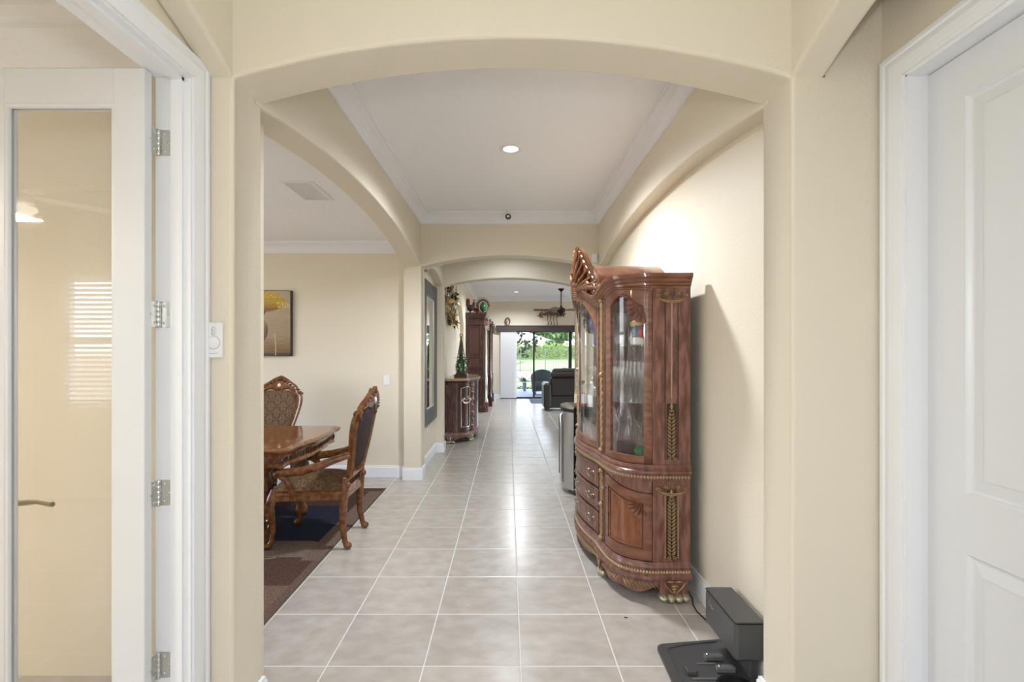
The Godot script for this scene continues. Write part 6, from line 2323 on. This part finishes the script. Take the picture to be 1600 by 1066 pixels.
func ceiling_fan() -> void:
	var root := thing("ceiling_fan", "dark ceiling fan with long down rod and brown blades in the family room", "ceiling fan", at(1.43, 3.17, 13.2))
	var s := Shape.new()
	s.lathe([Vector2(0.085, 0), Vector2(0.08, -0.02), Vector2(0.03, -0.075), Vector2(0.012, -0.08)], 18)
	part(root, "canopy", s, mats.fan_metal)
	s = Shape.new()
	s.tube([Vector3(0, -0.06, 0), Vector3(0, -0.50, 0)], 0.014, 10)
	part(root, "down_rod", s, mats.fan_metal)
	s = Shape.new()
	s.lathe([Vector2(0.02, -0.45), Vector2(0.035, -0.50), Vector2(0.10, -0.53), Vector2(0.125, -0.57), Vector2(0.115, -0.62), Vector2(0.06, -0.67), Vector2(0.045, -0.72), Vector2(0.0, -0.73)], 22)
	part(root, "motor", s, mats.fan_metal)
	for k in 5:
		var a := deg_to_rad(175 + 72 * k)
		var b := Basis(Vector3.UP, a) * Basis(Vector3.RIGHT, 0.32)
		s = Shape.new()
		s.slab(PackedVector2Array([Vector2(0.16, -0.045), Vector2(0.30, -0.06), Vector2(0.70, -0.07), Vector2(0.74, -0.05), Vector2(0.75, 0.0), Vector2(0.74, 0.05), Vector2(0.70, 0.07), Vector2(0.30, 0.06), Vector2(0.16, 0.045)]), 0.008, Transform3D(b * Basis(Vector3.RIGHT, -PI / 2), Vector3(0, -0.575, 0)))
		s.cbox(Vector3(0.14, 0.01, 0.035), 0.003, Transform3D(b, b * Vector3(0.14, 0, 0) + Vector3(0, -0.575, 0)))
		part(root, "blade", s, mats.fan_blade)

func recliner_sofa() -> void:
	var root := thing("recliner_sofa", "dark leather recliner sofa with its back to the hall", "sofa", at(0, 0, 0))
	var m: Material = mats.leather
	var s := Shape.new()
	s.cbox(Vector3(1.80, 0.30, 0.80), 0.02, Transform3D(Basis(), at(1.80, 0.22, 12.50)))
	part(root, "base", s, m)
	for k in 2:
		var x := 1.42 + 0.80 * k
		s = Shape.new()
		s.cbox(Vector3(0.76, 0.50, 0.16), 0.05, Transform3D(Basis(Vector3.RIGHT, 0.10), at(x, 0.60, 12.16)))
		s.cbox(Vector3(0.76, 0.16, 0.17), 0.05, Transform3D(Basis(Vector3.RIGHT, 0.10), at(x, 0.90, 12.13)))
		s.cbox(Vector3(0.66, 0.14, 0.15), 0.05, Transform3D(Basis(Vector3.RIGHT, 0.05), at(x, 0.985, 12.15)))
		part(root, "back_rest", s, m)
		s = Shape.new()
		s.cbox(Vector3(0.76, 0.16, 0.60), 0.05, Transform3D(Basis(), at(x, 0.45, 12.56)))
		part(root, "seat", s, m)
	for x: float in [0.975, 2.68]:
		s = Shape.new()
		s.cbox(Vector3(0.19, 0.64, 0.86), 0.05, Transform3D(Basis(), at(x, 0.37, 12.48)))
		part(root, "armrest", s, m)
	for x: float in [0.98, 2.66]:
		for d: float in [12.12, 12.84]:
			s = Shape.new()
			s.lathe([Vector2(0.03, 0), Vector2(0.03, 0.07)], 12, Transform3D(Basis(), at(x, 0, d)))
			part(root, "foot", s, mats.black_plastic)

# ------------------------------------------------------------------ garden
func foliage(s: Shape, c: Vector3, r: Vector3, n: int, size: float, rng: RandomNumberGenerator) -> void:
	s.flat()
	for k in n:
		var v := Vector3(rng.randf_range(-1, 1), rng.randf_range(-1, 1), rng.randf_range(-1, 1))
		if v.length() > 1.0: v = v.normalized() * rng.randf_range(0.7, 1.0)
		var o := c + v * r
		var a := Vector3(rng.randf_range(-1, 1), rng.randf_range(-1, 1), rng.randf_range(-1, 1)).normalized()
		var b := a.cross(Vector3(rng.randf_range(-1, 1), rng.randf_range(-1, 1), rng.randf_range(-1, 1))).normalized()
		s.leaf(o, a, b, size * rng.randf_range(0.7, 1.3), size * 0.6, size * 0.12)

func garden() -> void:
	var rng := RandomNumberGenerator.new()
	rng.seed = 33
	var s := Shape.new()
	slab_at(s, -3.0, 6.5, -0.25, -0.03, 15.5, 19.6)
	var rf := Shape.new()
	slab_at(rf, -3.0, 6.5, 2.75, 2.95, 15.5, 19.3)  # unseen roof, added to keep the sun off the patio
	slab_at(rf, -3.0, -2.7, -0.1, 2.75, 19.0, 19.3)
	slab_at(rf, 6.2, 6.5, -0.1, 2.75, 19.0, 19.3)
	struct("added_roof_patio", rf, mats.ceiling_paint, "added unseen flat roof on two posts that shades the patio", "roof")
	struct("ground_patio", s, mats.patio, "blue grey patio paving", "patio")
	s = Shape.new()
	slab_at(s, -40, 40, -0.6, -0.06, 15.5, 26.0)
	struct("ground_lawn", s, mats.lawn, "green lawn", "lawn")
	s = Shape.new()
	s.quad(at(-40, 0.40, 25.2), at(-40, 1.0, 38), at(40, 1.0, 38), at(40, 0.40, 25.2))
	s.quad(at(-60, 1.0, 38), at(-60, 1.6, 110), at(60, 1.6, 110), at(60, 1.0, 38))
	slab_at(s, -40, 40, -0.2, 0.40, 25.2, 25.6)
	struct("ground_bank", s, mats.lawn, "grassy bank behind the stone wall", "lawn")
	# dark green leaf strip standing for the shadow edge beyond the patio
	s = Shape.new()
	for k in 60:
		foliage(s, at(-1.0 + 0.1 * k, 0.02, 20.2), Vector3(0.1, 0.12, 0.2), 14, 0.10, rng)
	solo("shadow_edge_strip", "low dark green leaf strip standing for the shadow edge beyond the patio", "hedge", s, mats.dark_leaf, at(0, -0.06, 0)).set_meta("kind", "stuff")
	# retaining wall of pale stone blocks
	var w := thing("retaining_wall", "low pale stone block wall across the garden", "wall")
	for row in 2:
		for k in 26:
			s = Shape.new()
			s.cbox(Vector3(0.43, 0.235, 0.28), 0.015)
			var o := part(w, "stone_block", s, mats.stone_wall)
			o.position = at(-2.6 + 0.44 * k + 0.22 * row, 0.06 + 0.24 * row, 25.05)
	# fence of slim posts and rails
	var f := thing("garden_fence", "slim metal fence on top of the stone wall", "fence", at(0, 0.38, 25.35))
	for y: float in [0.12, 1.15]:
		s = Shape.new()
		slab_at(s, -3.0, 9.0, y, y + 0.025, -0.012, 0.012)
		part(f, "rail", s, mat("fence_grey", lin(0.10, 0.11, 0.11), 0.5, 0.3))
	for k in 8:
		s = Shape.new()
		slab_at(s, -2.0 + 1.3 * k, -1.95 + 1.3 * k, 0.0, 1.25, -0.025, 0.025)
		part(f, "post", s, mat("fence_grey", lin(0.10, 0.11, 0.11), 0.5, 0.3))
	for k in 92:
		s = Shape.new()
		slab_at(s, -3.0 + 0.13 * k, -2.988 + 0.13 * k, 0.12, 1.15, -0.006, 0.006)
		part(f, "picket", s, mat("fence_grey", lin(0.10, 0.11, 0.11), 0.5, 0.3))
	# hedge with clipped top
	var h := thing("garden_hedge", "long clipped green hedge behind the fence", "hedge", at(0, 0.95, 36))
	s = Shape.new()
	for k in 40:
		foliage(s, Vector3(-6.0 + 0.5 * k, 0.62, 0), Vector3(0.45, 0.62, 0.50), 170, 0.17, rng)
	part(h, "foliage", s, mats.hedge_leaf).set_meta("kind", "stuff")
	s = Shape.new()
	slab_at(s, -6.2, 14.2, 0.0, 0.9, -0.12, 0.12)
	part(h, "dense_core", s, mats.hedge_leaf)
	# trees beyond
	var trees := [[-2.0, 62, 5.2, 2.9], [5.0, 60, 5.0, 2.9], [12.0, 62, 5.4, 2.9], [1.3, 78, 7.0, 2.8], [8.7, 80, 7.2, 2.8], [15.8, 80, 7.0, 2.8], [-5.5, 80, 7.0, 2.8]]
	for k in trees.size():
		var q: Array = trees[k]
		var t := thing("tree", "leafy green tree beyond the hedge", "tree", at(q[0], 1.2, q[1]), "trees beyond the hedge")
		s = Shape.new()
		for j in 9:
			var a := TAU * j / 9.0
			foliage(s, Vector3(cos(a) * q[3] * 0.55, q[2] * 0.80 + 1.4 * sin(a * 2.3), sin(a) * q[3] * 0.45), Vector3(q[3] * 0.6, q[2] * 0.46, q[3] * 0.6), 260, 0.85, rng)
		foliage(s, Vector3(0, q[2] * 1.1, 0), Vector3(q[3] * 0.75, q[2] * 0.55, q[3] * 0.7), 420, 0.85, rng)
		part(t, "crown", s, mats.tree_leaf).set_meta("kind", "stuff")
		s = Shape.new()
		s.tube([Vector3.ZERO, Vector3(0.1, q[2] * 0.4, 0), Vector3(0, q[2] * 0.9, 0)], [0.32, 0.24, 0.12], 10)
		part(t, "trunk", s, mats.bark)
	# neighbour's house
	var n := thing("neighbour_house", "neighbour's house with a pale gable roof beyond the hedge", "house", at(1.6, 1.25, 50))
	s = Shape.new()
	slab_at(s, -3.6, 2.2, 0.0, 1.5, -0.1, 6.0)
	part(n, "wall", s, mats.house_wall)
	s = Shape.new()
	s.slab(PackedVector2Array([Vector2(-4.2, 1.4), Vector2(2.8, 1.4), Vector2(-0.5, 2.5)]), 6.6, Transform3D(Basis(), Vector3(0, 0, -6.2)))
	part(n, "roof", s, mats.roof_pale)
	# big-leaved tree on the patio, at the left of the door
	var p := thing("patio_tree", "big leaved dark green patio tree at the left of the sliding door", "tree", at(0.10, -0.03, 17.6))
	s = Shape.new()
	s.tube([Vector3(0, 0, 0), Vector3(0.02, 0.8, 0), Vector3(-0.05, 1.6, 0), Vector3(0.05, 2.5, 0)], [0.045, 0.035, 0.03, 0.02], 8)
	for q in [[1.3, 0.55, 1.55], [1.6, 0.85, 2.0], [1.9, 0.45, 2.35], [0.95, 0.5, 1.15]]:
		s.tube([Vector3(0, q[0], 0), Vector3(q[1] * 0.5, lerpf(q[0], q[2], 0.6), 0), Vector3(q[1], q[2], 0.05)], [0.02, 0.014, 0.008], 6)
	part(p, "branches", s, mats.bark)
	s = Shape.new()
	for q in [[0.55, 1.55, 14], [0.85, 1.9, 12], [0.45, 2.35, 16], [0.30, 1.95, 12], [0.62, 1.75, 12], [0.2, 1.5, 10]]:
		foliage(s, Vector3(q[0], q[1], 0), Vector3(0.26, 0.22, 0.2), q[2], 0.22, rng)
	part(p, "leaves", s, mats.dark_leaf).set_meta("kind", "stuff")
	var pp := thing("patio_plant", "low leafy patio plant outside the sliding door", "plant", at(0.62, -0.03, 18.6))
	s = Shape.new()
	for k in 26:
		var a := rng.randf() * TAU
		s.leaf(Vector3(0.05 * cos(a), 0.35, 0.05 * sin(a)), Vector3(cos(a), rng.randf_range(0.1, 1.0), sin(a)).normalized(), Vector3.UP, rng.randf_range(0.25, 0.42), 0.08, 0.02)
	part(pp, "leaves", s, mats.dark_leaf).set_meta("kind", "stuff")
	s = Shape.new()
	s.lathe([Vector2(0.05, 0), Vector2(0.08, 0.30), Vector2(0.085, 0.33), Vector2(0.06, 0.33)], 16)
	part(pp, "pot", s, mats.mat_blue)
	# rounded wicker chairs on the patio
	for q in [[1.22, 17.2, "navy rounded patio chair outside the sliding door", 0.0], [2.30, 18.9, "navy patio chair farther out by the patio edge", 0.3]]:
		var c := thing("patio_chair", q[2], "chair", at(q[0], -0.03, q[1]), "patio chairs")
		c.rotation.y = q[3]
		s = Shape.new()
		var rws := []
		for i in 21:
			var a := PI * (i / 20.0)
			var hgt := 0.62 + 0.24 * sin(a)
			rws.append(PackedVector3Array([Vector3(cos(a) * 0.38, 0.08, -sin(a) * 0.36 + 0.05), Vector3(cos(a) * 0.42, hgt, -sin(a) * 0.40 + 0.05), Vector3(cos(a) * 0.37, hgt + 0.01, -sin(a) * 0.34 + 0.05), Vector3(cos(a) * 0.33, 0.30, -sin(a) * 0.30 + 0.05)]))
		s.rows(rws, true, true, true)
		part(c, "shell", s, mats.navy_wicker)
		s = Shape.new()
		s.cbox(Vector3(0.66, 0.14, 0.62), 0.03, Transform3D(Basis(), Vector3(0, 0.38, 0.05)))
		part(c, "seat", s, mats.navy_wicker)
		for x: float in [-0.28, 0.28]:
			for z: float in [-0.22, 0.30]:
				s = Shape.new()
				s.tube([Vector3(x, 0, z), Vector3(x, 0.34, z)], 0.022, 8)
				part(c, "leg", s, mats.navy_wicker)
